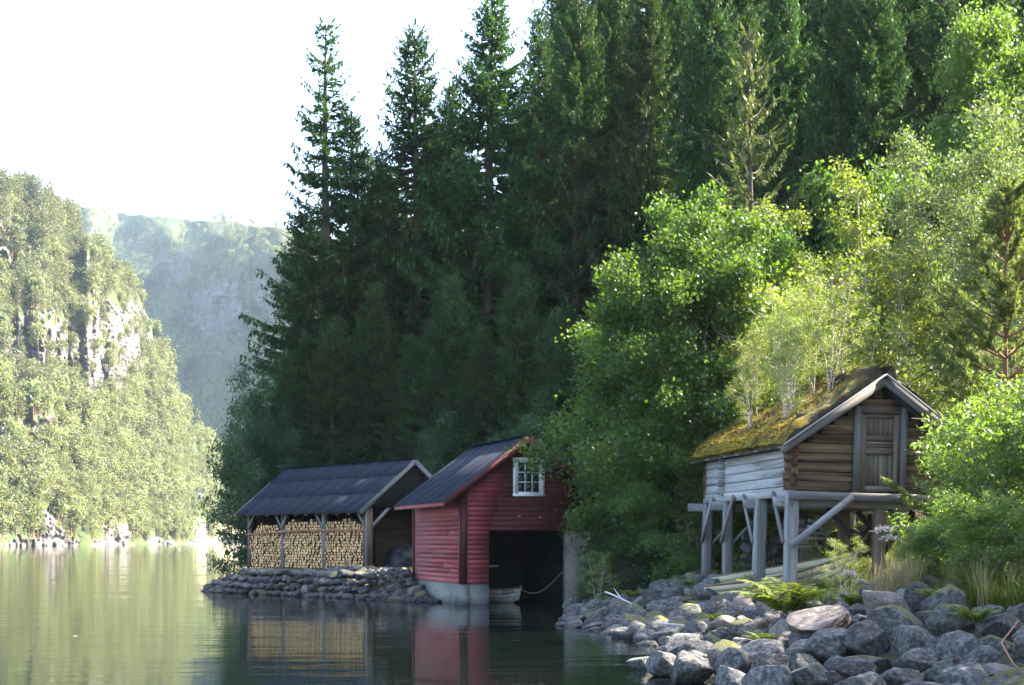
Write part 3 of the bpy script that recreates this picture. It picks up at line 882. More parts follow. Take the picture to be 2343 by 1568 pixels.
def plant(name, label, cat, meshes, x, y, scale=1.0, rot=0.0, group=None, z=None, lean=(0, 0), parts=("trunk", "crown"), zs=1.0):
    """one tree or bush: an Empty at its foot with its own trunk and crown"""
    z = gz(x, y) - .05 if z is None else z
    e = bpy.data.objects.new(name, None)
    mx = Matrix.LocRotScale(Vector((x, y, z)), (Matrix.Rotation(lean[0], 3, 'X') @ Matrix.Rotation(lean[1], 3, 'Y') @ Matrix.Rotation(rot, 3, 'Z')).to_quaternion(), Vector((scale, scale, scale * zs)))
    put(e, mx)
    tag(e, label, cat, group)
    for pn, me in zip(parts, meshes):
        o = bpy.data.objects.new(pn, me)
        COL.objects.link(o); o.parent = e
        W[o.name] = mx.copy()
    return e


rnd = random.Random(7)
SPR = [spruce_meshes(11, 26, 4.4), spruce_meshes(12, 26, 3.9, gap=.44), spruce_meshes(13, 26, 4.6, gap=.46), spruce_meshes(14, 26, 4.1)]
SPR_THIN = spruce_meshes(21, 26, 3.7, sparse=.28, gap=.55)
SPR_YOUNG = spruce_meshes(31, 14, 2.4, sparse=.2, mat='spruce_light', gap=.42, lk=.6)


def spruce_at(px, Y, top, ms, label, group=None, H0=26.0, wide=1.0):
    x = PX(px, Y); z = gz(x, Y)
    h = EYE + (HZ - top) / FPX * Y - z
    s = h / H0
    e = plant("spruce_tree", label, "tree", ms, x, Y, s * wide, rnd.uniform(0, 6.28), group, z=z - .1, lean=(rnd.gauss(0, .012), rnd.gauss(0, .012)), zs=1 / wide)
    return e


spruce_at(735, 66, 50, SPR_THIN, "tall thin spruce with bare gaps between its branches, against the sky above the woodshed", wide=1.3)
spruce_at(806, 67.5, 245, SPR[1], "shorter spruce pressed against the tall thin spruce, on the side of the boathouse", wide=1.25)
spruce_at(690, 64, 470, SPR[0], "low wide spruce in front of the tall thin spruce, outermost towards the lake", wide=1.5)
spruce_at(872, 70, 335, SPR[3], "spruce in the dip of the skyline between the woodshed and boathouse ridges")
spruce_at(958, 67, 62, SPR[1], "pointed spruce against the sky, next tall one after the thin spruce", wide=1.3)
spruce_at(1040, 71, 215, SPR[2], "half hidden spruce between two tall skyline spruces above the boathouse")
spruce_at(1112, 65, -35, SPR[0], "big full spruce with sunlit tassels straight above the boathouse roof", wide=1.3)
spruce_at(1240, 69, 15, SPR[3], "slim spruce just beyond the bright gap of sky above the boathouse", wide=.92)
spruce_at(1310, 64, -60, SPR[2], "dark tall spruce above the boathouse window, its tip cut by the picture")
spruce_at(1395, 67, -30, SPR[0], "dark spruce rising over the low side of the big alder")
spruce_at(1470, 62, -110, SPR[1], "dark spruce with long bare twigs behind the top of the big alder")
spruce_at(1548, 66, -70, SPR[3], "second dark spruce behind the top of the big alder")
spruce_at(1630, 60, -140, SPR[2], "dark spruce behind the pale young spruce, on its lake side")
spruce_at(1728, 49, 48, SPR_YOUNG, "pale young spruce with a thin sunlit leader, in front of the dark spruces", H0=14.0, wide=.95)
spruce_at(1715, 66, -60, SPR[0], "dark spruce straight behind the pale young spruce")
spruce_at(1800, 58, -160, SPR[1], "dark spruce behind the pale young spruce, on its uphill side")
spruce_at(1890, 56, -60, SPR[3], "broad green spruce above the storehouse ridge", wide=1.2)
spruce_at(1985, 55, -120, SPR[2], "broad green spruce next to the small sky gap above the storehouse", wide=1.15)
spruce_at(2085, 60, -150, SPR[0], "dark spruce beyond the small sky gap, above the storehouse door")
spruce_at(2170, 57, -90, SPR[1], "dark spruce behind the tall yellow-green tree")
spruce_at(2270, 60, -140, SPR[3], "outermost dark spruce behind the tall yellow-green tree")
for row, (Y, x0, x1, step, t0) in enumerate([(75, 830, 2500, 92, 300), (84, 900, 2700, 96, 250), (95, 960, 2700, 110, 180), (73, 1330, 2500, 100, -40)]):
    x = x0
    while x < x1:
        px = x + rnd.uniform(-25, 25); YY = Y + rnd.uniform(-3.5, 3.5)
        top = t0 + rnd.uniform(-40, 120) - (0 if px < 1260 else 240 + .15 * (px - 1260))
        if px < 1260 and (1170 < px < 1235):
            top = max(top, 230)
        spruce_at(px, YY, top, SPR[rnd.randrange(4)], "dark spruce deep in the dense forest behind the boathouses", "dark spruces deep in the forest")
        x += step

# broadleaf trees
ALD = broad_meshes(41, 11.0, 3.7, 62000, .125, .72, 'alder', 'greybark', h0=.08, stems=3, spread=.13, prim=20, prof=(.9, 1.0, .3), clump=.25, droop=.12, sub=9)
ALD2 = broad_meshes(42, 7.5, 3.0, 34000, .12, .72, 'alder', 'greybark', h0=.06, stems=3, spread=.2, prim=17, prof=(1.0, 1.0, .35), clump=.22, droop=.16, sub=9)
ALD3 = broad_meshes(43, 9.0, 3.3, 38000, .115, .72, 'alder', 'greybark', h0=.40, stems=2, spread=.10, prim=18, prof=(.85, 1.0, .35), clump=.24, droop=.14, sub=9)
BIR = broad_meshes(51, 9.0, 1.9, 20000, .085, .75, 'birch', 'birchbark', h0=.16, stems=2, spread=.09, prim=20, up=.8, prof=(.8, 1.0, .35), clump=.13)
BIR2 = broad_meshes(52, 8.0, 1.8, 16000, .085, .75, 'birch', 'birchbark', h0=.12, stems=3, spread=.14, prim=15, up=.85, prof=(.8, 1.0, .4), clump=.12)
SAP = broad_meshes(53, 5.0, 1.15, 6500, .075, .75, 'birch', 'birchbark', h0=.15, stems=3, spread=.16, prim=12, up=.9, prof=(.7, 1.0, .4), clump=.10)
BUSH = broad_meshes(61, 5.0, 2.0, 24000, .092, .7, 'alder_dim', 'greybark', h0=.05, stems=4, spread=.25, prim=13, prof=(1.0, .95, .4), clump=.18)
GWIL = broad_meshes(62, 10, 2.9, 30000, .11, .5, 'grey_willow', 'greybark', h0=.12, stems=3, spread=.15, prim=19, up=.8, prof=(.8, 1.0, .4), clump=.16)
TALL = broad_meshes(63, 15, 3.6, 42000, .16, .7, 'willow', 'greybark', h0=.2, stems=2, spread=.1, prim=22, up=.6, prof=(.8, 1.0, .35), clump=.30)
WIL = broad_meshes(64, 3.4, 1.55, 15000, .105, .42, 'willow', 'greybark', h0=.04, stems=7, spread=.34, prim=11, up=1.0, prof=(.7, 1.0, .5), clump=.085, sub=6)


def broad_at(px, Y, top, ms, H0, name, label, cat="tree", group=None, wide=1.0, rot=None, lean=(0, 0), z=None):
    x = PX(px, Y); z = gz(x, Y) if z is None else z
    s = (EYE + (HZ - top) / FPX * Y - z) / H0
    return plant(name, label, cat, ms, x, Y, s * wide, rnd.uniform(0, 6.28) if rot is None else rot, group, z=z - .05, lean=lean, zs=1 / wide)


broad_at(1560, 39.5, 515, ALD, 11.0, "alder_tree", "big round green alder between the boathouse and the storehouse", rot=.4, wide=.95)
broad_at(1482, 41.0, 630, ALD3, 9.0, "alder_tree", "lower alder whose boughs hang over the boathouse front", rot=2.0, wide=1.12)
broad_at(1670, 42, 480, ALD, 11.0, "alder_tree", "alder behind the big round one, its top under the pale young spruce", rot=3.3, wide=.85)
broad_at(1600, 38.6, 930, ALD2, 7.5, "alder_tree", "low alder standing on the stony bank nearest the water", rot=4.4, wide=1.05)
broad_at(1770, 44, 510, BIR, 9.0, "birch_tree", "sunlit birch above the turf end of the storehouse roof", rot=1.0, wide=1.05)
broad_at(2000, 45, 440, BIR, 9.0, "birch_tree", "tall sunlit birch straight above the storehouse gable", rot=2.6, wide=1.05)
broad_at(1880, 42, 620, BIR2, 8.0, "birch_tree", "many-stemmed birch just behind the storehouse ridge", rot=.2, wide=1.1)
broad_at(1665, 40.5, 690, BIR2, 8.0, "birch_tree", "yellowish birch beside the low end of the turf roof", rot=5.0, wide=1.0)
broad_at(2090, 41, 610, BIR2, 8.0, "birch_tree", "birch behind the storehouse on the side of the pine", rot=3.7, wide=1.1)
for q, (px, Y, top, lb) in enumerate([(1600, 39.2, 800, "birch sapling beside the lowest corner of the turf roof"), (1722, 39.4, 745, "birch sapling over the middle of the turf roof slope"),
                                      (1800, 38.6, 700, "thin-stemmed birch sapling over the upper turf roof slope"), (1850, 39.5, 660, "birch sapling right beside the turf ridge"),
                                      (1960, 39, 720, "birch sapling rising behind the gable peak")]):
    broad_at(px, Y, top, SAP, 5.0, "birch_sapling", lb, wide=1.1)
broad_at(2225, 41, 300, GWIL, 10, "willow_tree", "silvery grey-green willow behind the pine", rot=1.2)
broad_at(2345, 38, 380, GWIL, 10, "willow_tree", "silvery willow at the picture's edge above the pine", rot=4.0)
broad_at(2262, 52, 100, TALL, 15, "broadleaf_tree", "tall yellow-green tree in the upper corner against the dark spruces", rot=.5, wide=.8)
broad_at(2400, 55, -40, TALL, 15, "broadleaf_tree", "tall broadleaf tree cut by the upper picture corner", rot=2.5)
broad_at(2100, 49, 330, ALD2, 7.5, "broadleaf_tree", "green shrubby tree below the small sky gap in the spruces", wide=.8)
PINE = pine_meshes(71, 8.0, 2.3)
x = PX(2295, 29.5)
plant("pine_tree", "soft-needled young pine standing behind the bright willow bush", "tree", PINE, x, 29.5, 1.0, 1.1, z=gz(x, 29.5) - .1)
broad_at(2235, 24.6, 945, WIL, 3.4, "willow_bush", "bright yellow-green willow bush beside the storehouse gable", "bush", wide=1.05, rot=.3)
broad_at(2370, 22.6, 905, WIL, 3.4, "willow_bush", "bright willow bush at the picture's edge above the boulders", "bush", rot=2.0)
broad_at(2300, 21.2, 1150, WIL, 3.4, "willow_bush", "low willow bush leaning over the big boulders", "bush", wide=1.5, rot=4.1)
broad_at(2140, 23.2, 1215, WIL, 3.4, "willow_bush", "small willow shoots among the grass below the storehouse beam", "bush", wide=1.6, rot=5.1)
for (px, Y, top, lb) in [(1425, 40.6, 1120, "dark leafy shrub right beside the boathouse pier"), (1500, 40.2, 1090, "dark leafy shrub under the big alder, above the pale rounded boulder"),
                         (1570, 40.6, 1110, "dark leafy shrub under the alders, nearest the rear storehouse post")]:
    broad_at(px, Y, top, BUSH, 5.0, "broadleaf_shrub", lb, "shrub", wide=1.2)
# shrubs and trees at the woodshed's back
broad_at(628, 61.5, 900, BUSH, 5.0, "alder_tree", "bluish alder at the lake end of the forest, behind the woodshed", rot=.9, wide=.62)
broad_at(588, 60.5, 985, BUSH, 5.0, "alder_tree", "small alder reaching out over the lake behind the woodshed roof", rot=2.9, wide=.72, lean=(0, -.2))
for q, (px, Y, top, lb) in enumerate([(700, 61, 1010, "above the lake end of the woodshed ridge"), (1010, 57.5, 985, "between woodshed and boathouse roofs"), (1170, 54, 950, "above the middle of the boathouse ridge")]):
    broad_at(px, Y, top, BUSH, 5.0, "broadleaf_shrub", "dusky green shrub at the forest edge " + lb, "shrub", "shrubs at the forest edge", wide=.8)
for (px, Y, top, v, lb) in [(655, 61.5, 800, 0, "low spruce at the lake end of the forest, touching the woodshed ridge"), (760, 60.5, 720, 2, "low spruce with boughs down to the middle of the woodshed roof"),
                            (850, 61, 640, 1, "low spruce rising behind the woodshed gable peak"), (935, 59.5, 760, 3, "low spruce filling the gap between woodshed and boathouse"),
                            (1020, 58.5, 620, 0, "low spruce behind the back end of the boathouse ridge"), (1100, 57, 740, 2, "low spruce behind the middle of the boathouse ridge"),
                            (1185, 56, 600, 1, "low spruce behind the boathouse gable peak"), (1270, 54, 700, 3, "low spruce beside the boathouse gable, touching the alder")]:
    spruce_at(px, Y, top, SPR[v], lb, wide=1.45)
# the wood goes on uphill beyond the picture's edge and keeps the shore in shade
for (x, y, s) in [(21, 13, .6), (25, 10, .7)]:
    plant("spruce_tree", "dark spruce on the near bank past the picture's edge", "tree", SPR[rnd.randrange(4)], x, y, s, rnd.uniform(0, 6), "spruces past the picture's edge")

# ------------------------------------------------------------------ red boathouse
def boathouse():
    F = BH
    rg = random.Random(3)
    Wd, Ln = 4.0, 5.3
    zb, zl, ze, zr = .64, 2.28, 3.45, 4.93          # wood foot, lintel, wall top at the eaves, wall peak
    root = thing("boathouse", "red clapboard boathouse with a dark open gate standing in the water", "boathouse", F(0, 0, 0))
    h = .142

    def top_at(u):
        return ze + (zr - ze) * (1 - abs(u - Wd / 2) / (Wd / 2))

    def clap(p0, p1, z, out, mat, parent):
        a, b = Vector(p0), Vector(p1)
        a.z = b.z = z + h / 2
        prof = [(-.004, -h / 2 - .012), (-.030, -h / 2 - .012), (-.014, h / 2), (0, h / 2)]
        L = (b - a)
        y = Vector((0, 0, 1)).cross(L.normalized())
        if y.dot(out) > 0:
            prof = [(-py, pz) for py, pz in prof][::-1]
        return prism("board", a, b, prof, mat, parent)

    # foundation
    fd = thing_part("foundation", root, F(0, 0, 0))
    for nm, a, b, w, z0, z1 in [("wall_block", F(.13, .01, 0), F(.13, Ln, 0), .26, -1.2, zb), ("wall_block", F(.27, .13, 0), F(.86, .13, 0), .26, -1.2, zb - .004),
                                ("gate_pier", F(3.32, .16, 0), F(4.06, .16, 0), .32, -1.2, zl - .004), ("stone_footing", F(3.9, .33, 0), F(3.9, Ln, 0), .26, -1.2, 1.2),
                                ("wall_block", F(.27, Ln - .13, 0), F(3.76, Ln - .13, 0), .26, -.6, zb)]:
        a = Vector(a); b = Vector(b); a.z = b.z = (z0 + z1) / 2
        beam(nm, a, b, w, z1 - z0, M['shade_darkwood' if nm == 'stone_footing' or z0 == -.6 else 'concrete'], fd)  # inner blocks near black, the gate's shade put into their colour
    # left wall boards
    lw = thing_part("lake_wall", root, F(0, 0, zb))
    beam("backing", F(.05, .06, (zb + ze) / 2), F(.05, Ln - .05, (zb + ze) / 2), .06, ze - zb - .02, M['darkwood'], lw)
    n = int((ze - .2 - zb) / h) + 2
    for q in range(n):
        m = M['red_worn'] if q > n - 5 or rg.random() < .55 else M['red_new']
        z = zb + q * h
        if rg.random() < .35:
            s = rg.uniform(1.2, 4)
            clap(F(.012, .1, 0), F(.012, s, 0), z, -F.r, m, lw); clap(F(.012, s + .004, 0), F(.012, Ln, 0), z, -F.r, m, lw)
        else:
            clap(F(.012, .1, 0), F(.012, Ln, 0), z, -F.r, m, lw)
    # front boards
    fw_ = thing_part("gable_wall", root, F(0, 0, zb))
    ub = [.92, .95, 1.05, 1.12, 1.12, 1.08, 1.08, 1.28, 1.30, 1.30, 1.22, .95, .88, .9]
    z = zb
    q = 0
    while z < zr - .05:
        zt = z + h
        if zt <= zl + .01:
            spans = [(.0, .845)]
        else:
            e = max(0, (z + h - ze) / (zr - ze)) * Wd / 2
            spans = [(e * .98, Wd - e * .98)]
            if spans[0][1] - spans[0][0] < .12:
                break
            if z + h > 3.27 and z < 4.30:
                a, b = spans[0]
                spans = [(a, 1.62), (2.55, b)]
        for a, b in spans:
            if b - a < .05:
                continue
            k = int((z - zl) / h)
            if zt <= zl + .01:
                segs = [(a, b, 'red_new')]
            elif z < 3.78 and 0 <= k < len(ub) and a < ub[k] < b:
                segs = [(a, ub[k] + rg.uniform(-.03, .03), 'red_new')]
                segs.append((segs[0][1] + .003, b, 'red_old'))
            else:
                segs = [(a, b, 'red_old')]
            for s0, s1, mk in segs:
                clap(F(s0, -.012, 0), F(s1, -.012, 0), z, -F.d, M[mk], fw_)
        z += h; q += 1
    # backing behind the front boards (lower strip, wide band, gable top in steps)
    beam("backing", F(.05, .05, (zb + zl) / 2), F(.84, .05, (zb + zl) / 2), .06, zl - zb, M['darkwood'], fw_)
    zz = zl
    while zz < zr - .1:
        e = max(0, (zz + .24 - ze) / (zr - ze)) * Wd / 2
        if Wd - 2 * e > .15:
            beam("backing", F(e + .06, .05, zz + .12), F(Wd - e - .06, .05, zz + .12), .06, .238, M['darkwood'], fw_)
        zz += .24
    beam("lintel", F(.84, -.005, zl - .03), F(3.34, -.005, zl - .03), .1, .10, M['red_trim'], fw_)
    # other walls (plain planks)
    rw = thing_part("land_wall", root, F(Wd, 0, zb))
    for q in range(int((ze - 1.2) / h) + 1):
        clap(F(Wd - .012, .1, 0), F(Wd - .012, Ln, 0), 1.2 + q * h, F.r, M['red_old'], rw)
    beam("backing", F(Wd - .05, .2, (1.2 + ze) / 2), F(Wd - .05, Ln - .05, (1.2 + ze) / 2), .06, ze - 1.2, M['shade_darkwood'], rw)
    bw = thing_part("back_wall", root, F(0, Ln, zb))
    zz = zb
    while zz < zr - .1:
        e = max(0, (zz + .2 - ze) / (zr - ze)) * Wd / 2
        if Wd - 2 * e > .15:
            beam("plank", F(e + .02, Ln, zz + .1), F(Wd - e - .02, Ln, zz + .1), .05, .198, M['shade_darkwood'], bw)  # shade of the interior painted in as near-black planks
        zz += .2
    # corner boards
    beam("corner_board", F(.075, -.045, zb - .02), F(.075, -.045, ze + .02), .17, .028, M['red_trim'], root, up=F.d)
    beam("corner_board", F(-.035, .05, zb - .02), F(-.035, .05, ze - .25), .16, .028, M['red_trim'], root, up=F.r)
    beam("corner_board", F(-.035, Ln - .04, zb - .02), F(-.035, Ln - .04, ze - .25), .12, .028, M['red_trim'], root, up=F.r)
    # roof: eave tips 0.6 out, strips of felt from eave to ridge
    eo, zo = .62, ze - .62 * (zr - ze) / 2.0
    rf = thing_part("roof", root, F(Wd / 2, 0, zr))
    lift = .10
    for side in (0, 1):
        ue = -eo if side == 0 else Wd + eo
        n_up = (F.z * 2.0 + F.r * ((zr - ze) * (-1 if side == 0 else 1))).normalized()
        beam("roof_deck", F(ue, 2.55, zo + .02), F(Wd / 2, 2.55, zr + .02), 5.74, .05, M['darkwood'], rf, up=n_up)
        ls = [-.32, .72, 1.76, 2.8, 3.84, 4.7, 5.43]
        for k in range(len(ls) - 1):
            a, b = ls[k], ls[k + 1] + .03
            off = .056 + .004 * (k % 2) + rg.uniform(0, .003)
            beam("felt_strip", F(ue - .03 * (1 if side == 0 else -1), (a + b) / 2, zo - .02) + n_up * off, F(Wd / 2, (a + b) / 2, zr + .015) + n_up * off, b - a, .012, M['felt'], rf, up=n_up)
        # gable boards and eave board
        beam("barge_board", F(ue, -.335, zo - .02), F(Wd / 2, -.335, zr - .02), .03, .20, M['red_trim'], rf, up=n_up)
        beam("eave_board", F(ue + (-.01 if side == 0 else .01), -.31, zo - .015), F(ue + (-.01 if side == 0 else .01), 5.41, zo - .015), .03, .15, M['red_worn'], rf)
        for k in range(8):
            l = .1 + k * .72
            beam("rafter", F(ue * .97 if side == 0 else ue - .03, l, zo - .05), F(Wd / 2, l, zr - .06), .05, .1, M['darkwood'], rf, up=n_up)
    beam("ridge_cap", F(Wd / 2, -.33, zr + .105), F(Wd / 2, 5.44, zr + .105), .22, .018, M['felt'], rf)
    # window
    wn_ = thing_part("window", root, F(2.09, 0, 3.26))
    u0, u1, z0, z1 = 1.60, 2.58, 3.28, 4.30
    for nm, a, b, w, hh in [("casing", (u0 + .05, z0), (u0 + .05, z1), .11, 0), ("casing", (u1 - .05, z0), (u1 - .05, z1), .11, 0)]:
        beam("casing", F(a[0], -.05, a[1]), F(b[0], -.05, b[1]), .11, .05, M['white'], wn_, up=F.d)
    beam("head_casing", F(u0 - .03, -.055, z1 + .03), F(u1 + .03, -.055, z1 + .03), .08, .07, M['white'], wn_)
    beam("sill", F(u0 - .02, -.06, z0 - .03), F(u1 + .02, -.06, z0 - .03), .09, .06, M['white'], wn_)
    iu0, iu1, iz0, iz1 = u0 + .11, u1 - .11, z0, z1 - .01
    beam("sash", F(iu0 + .025, -.03, iz0), F(iu0 + .025, -.03, iz1), .05, .035, M['white'], wn_, up=F.d)
    beam("sash", F(iu1 - .025, -.03, iz0), F(iu1 - .025, -.03, iz1), .05, .035, M['white'], wn_, up=F.d)
    beam("sash", F(iu0 + .05, -.03, iz0 + .035), F(iu1 - .05, -.03, iz0 + .035), .035, .07, M['white'], wn_)
    beam("sash", F(iu0 + .05, -.03, iz1 - .03), F(iu1 - .05, -.03, iz1 - .03), .035, .06, M['white'], wn_)
    gu0, gu1, gz0, gz1 = iu0 + .05, iu1 - .05, iz0 + .07, iz1 - .06
    for k in (1, 2):
        u = gu0 + (gu1 - gu0) * k / 3
        beam("muntin", F(u, -.028, gz0), F(u, -.028, gz1), .026, .03, M['white'], wn_, up=F.d)
        z = gz0 + (gz1 - gz0) * k / 3
        beam("muntin", F(gu0, -.031, z), F(gu1, -.031, z), .03, .026, M['white'], wn_)
    for a in range(3):
        for b in range(3):
            ua, ub_ = gu0 + (gu1 - gu0) * a / 3, gu0 + (gu1 - gu0) * (a + 1) / 3
            za, zb_ = gz0 + (gz1 - gz0) * b / 3, gz0 + (gz1 - gz0) * (b + 1) / 3
            beam("pane", F((ua + ub_) / 2, -.022, za + .001), F((ua + ub_) / 2, -.022, zb_ - .001), ub_ - ua - .002, .004, M['glass'], wn_, up=F.d)
    beam("window_backing", F(u0, -.005, (z0 + z1) / 2), F(u1, -.005, (z0 + z1) / 2), .02, z1 - z0, M['darkwood'], wn_)
    # small fittings on the front and in the gate
    beam("wall_hook", F(1.75, -.06, 2.62), F(1.83, -.06, 2.62), .03, .02, M['white'], root)
    beam("wall_hook", F(2.42, -.06, 2.61), F(2.47, -.06, 2.60), .03, .03, M['white'], root)
    beam("hinge", F(.88, -.02, 1.14), F(1.16, .05, 1.15), .05, .05, M['silver'], root)
    return root


def thing_part(name, parent, loc):
    o = bpy.data.objects.new(name, None)
    o.empty_display_size = .2
    return put(o, Matrix.Translation(loc), parent)


boathouse()


# ------------------------------------------------------------------ boats
def boat(name, label, Fm, L, B, H, K, hullmat, bandmat=None, thwarts=2):
    """clinker rowing boat, bow along +u of its frame"""
    root = thing(name, label, "boat", Fm.M.translation)
    ns = 17
    s = np.linspace(0, 1, ns)
    hb = B / 2 * (1 - np.clip((s - .42) / .58, 0, 1) ** 2.3) * (.74 + .26 * np.minimum(1, s / .35))
    hb = np.maximum(hb, .012)
    sheer = H * (.92 + .55 * np.clip(s - .3, 0, 1) ** 2 + .12 * (1 - s) ** 2)
    keel = H * (.55 * np.clip((s - .78) / .22, 0, 1) ** 2.2 + .10 * (1 - s) ** 2)
    for sg in (-1, 1):
        for k in range(K):
            q0, q1 = k / K, (k + 1) / K + (.02 if k < K - 1 else 0)
            V = []
            for q, o in ((q0, .016), (q1, .002)):
                y = sg * hb * (math.sin(q * math.pi / 2) ** .75)
                z = keel + (sheer - keel) * q ** 1.5
                V.append(np.c_[s * L + (s ** 6) * .1 * q, y + sg * o * hb / hb.max(), z])
            inn = [v * np.array([1, 1, 1]) - np.c_[np.zeros(ns), sg * .018 * np.ones(ns) * np.minimum(1, hb / .1), np.zeros(ns)] for v in V]
            A = np.concatenate([V[0], V[1], inn[0], inn[1]])
            i = np.arange(ns - 1)
            def strip(a, b):
                return np.stack([a * ns + i, a * ns + i + 1, b * ns + i + 1, b * ns + i], -1)
            Fc = np.concatenate([strip(0, 1), strip(3, 2), strip(1, 3), strip(2, 0)])
            band = bandmat is not None and k == K - 1
            mats = [hullmat] + ([bandmat] if bandmat else [])
            mi = np.zeros(len(Fc), int)
            if band:
                mi[np.tile((np.arange(ns - 1) >= ns - 4) & (np.arange(ns - 1) < ns - 2), 4)] = 1
            o = obj("strake", mesh("strake", A, Fc, mats, midx=mi), Fm.M, root)
        pts = np.c_[s * L + (s ** 6) * .1, sg * (hb + .008), sheer + .01]
        tv, tf = tubes([(pts, np.full(ns, .024))], 6)
        obj("gunwale", mesh("gunwale", tv, tf, M['gunwale'], smooth=True), Fm.M, root)
    st = np.array([[L * .985, 0, keel[-1] * .6], [L * 1.02, 0, (keel[-1] + sheer[-1]) * .55], [L * 1.035, 0, sheer[-1] + .07]])
    tv, tf = tubes([(st, np.array([.03, .034, .03]))], 6)
    obj("stem_post", mesh("stem_post", tv, tf, hullmat, smooth=True), Fm.M, root)
    yb, zs_, zk = hb[0], sheer[0], keel[0]
    V = [(0, 0, zk), (0, yb * .8, zk + (zs_ - zk) * .45), (0, yb, zs_), (0, -yb, zs_), (0, -yb * .8, zk + (zs_ - zk) * .45)]
    V += [(.03, y, z) for _, y, z in V]
    obj("transom", mesh("transom", V, [np.array([[1, 2, 3, 4], [9, 8, 7, 6]]), np.array([[0, 1, 4], [9, 6, 5]])], hullmat), Fm.M, root)
    for k in range(thwarts):
        t = (.3 + .3 * k)
        b = np.interp(t, s, hb) * .93; z = np.interp(t, s, sheer) * .72
        beam("thwart", Fm(t * L, -b, z), Fm(t * L, b, z), .22, .03, M['gunwale'], root)
    return root


B1 = Frame(BH(1.2, 3.3, -.06), R(-50))
boat("rowing_boat", "off-white rowing boat with a grey band, moored inside the boathouse gate", B1, 2.55, 1.1, .43, 4, M['whitehull'], M['greyhull'])
B2 = Frame(Vector((4.55, 32.7, .36)), R(-19.5)); B2.M = B2.M @ Matrix.Rotation(R(-10), 4, 'Y') @ Matrix.Rotation(R(10), 4, 'X')
boat("rowing_boat", "pale wooden rowing boat drawn up under the storehouse", B2, 3.25, 1.3, .60, 5, M['hull'])
a, b = B1(2.6, 0, .50), BH(3.30, .25, .98)
t = np.linspace(0, 1, 14)
rp = np.array([[a.x + (b.x - a.x) * q, a.y + (b.y - a.y) * q, a.z + (b.z - a.z) * q - .42 * math.sin(math.pi * q) * (1 - .35 * q)] for q in t])
tv, tf = tubes([(rp, np.full(14, .016))], 6)
tag(obj("mooring_rope", mesh("mooring_rope", tv, tf, M['rope'], smooth=True)), "slack mooring rope from the off-white boat to the concrete gate pier", "rope")


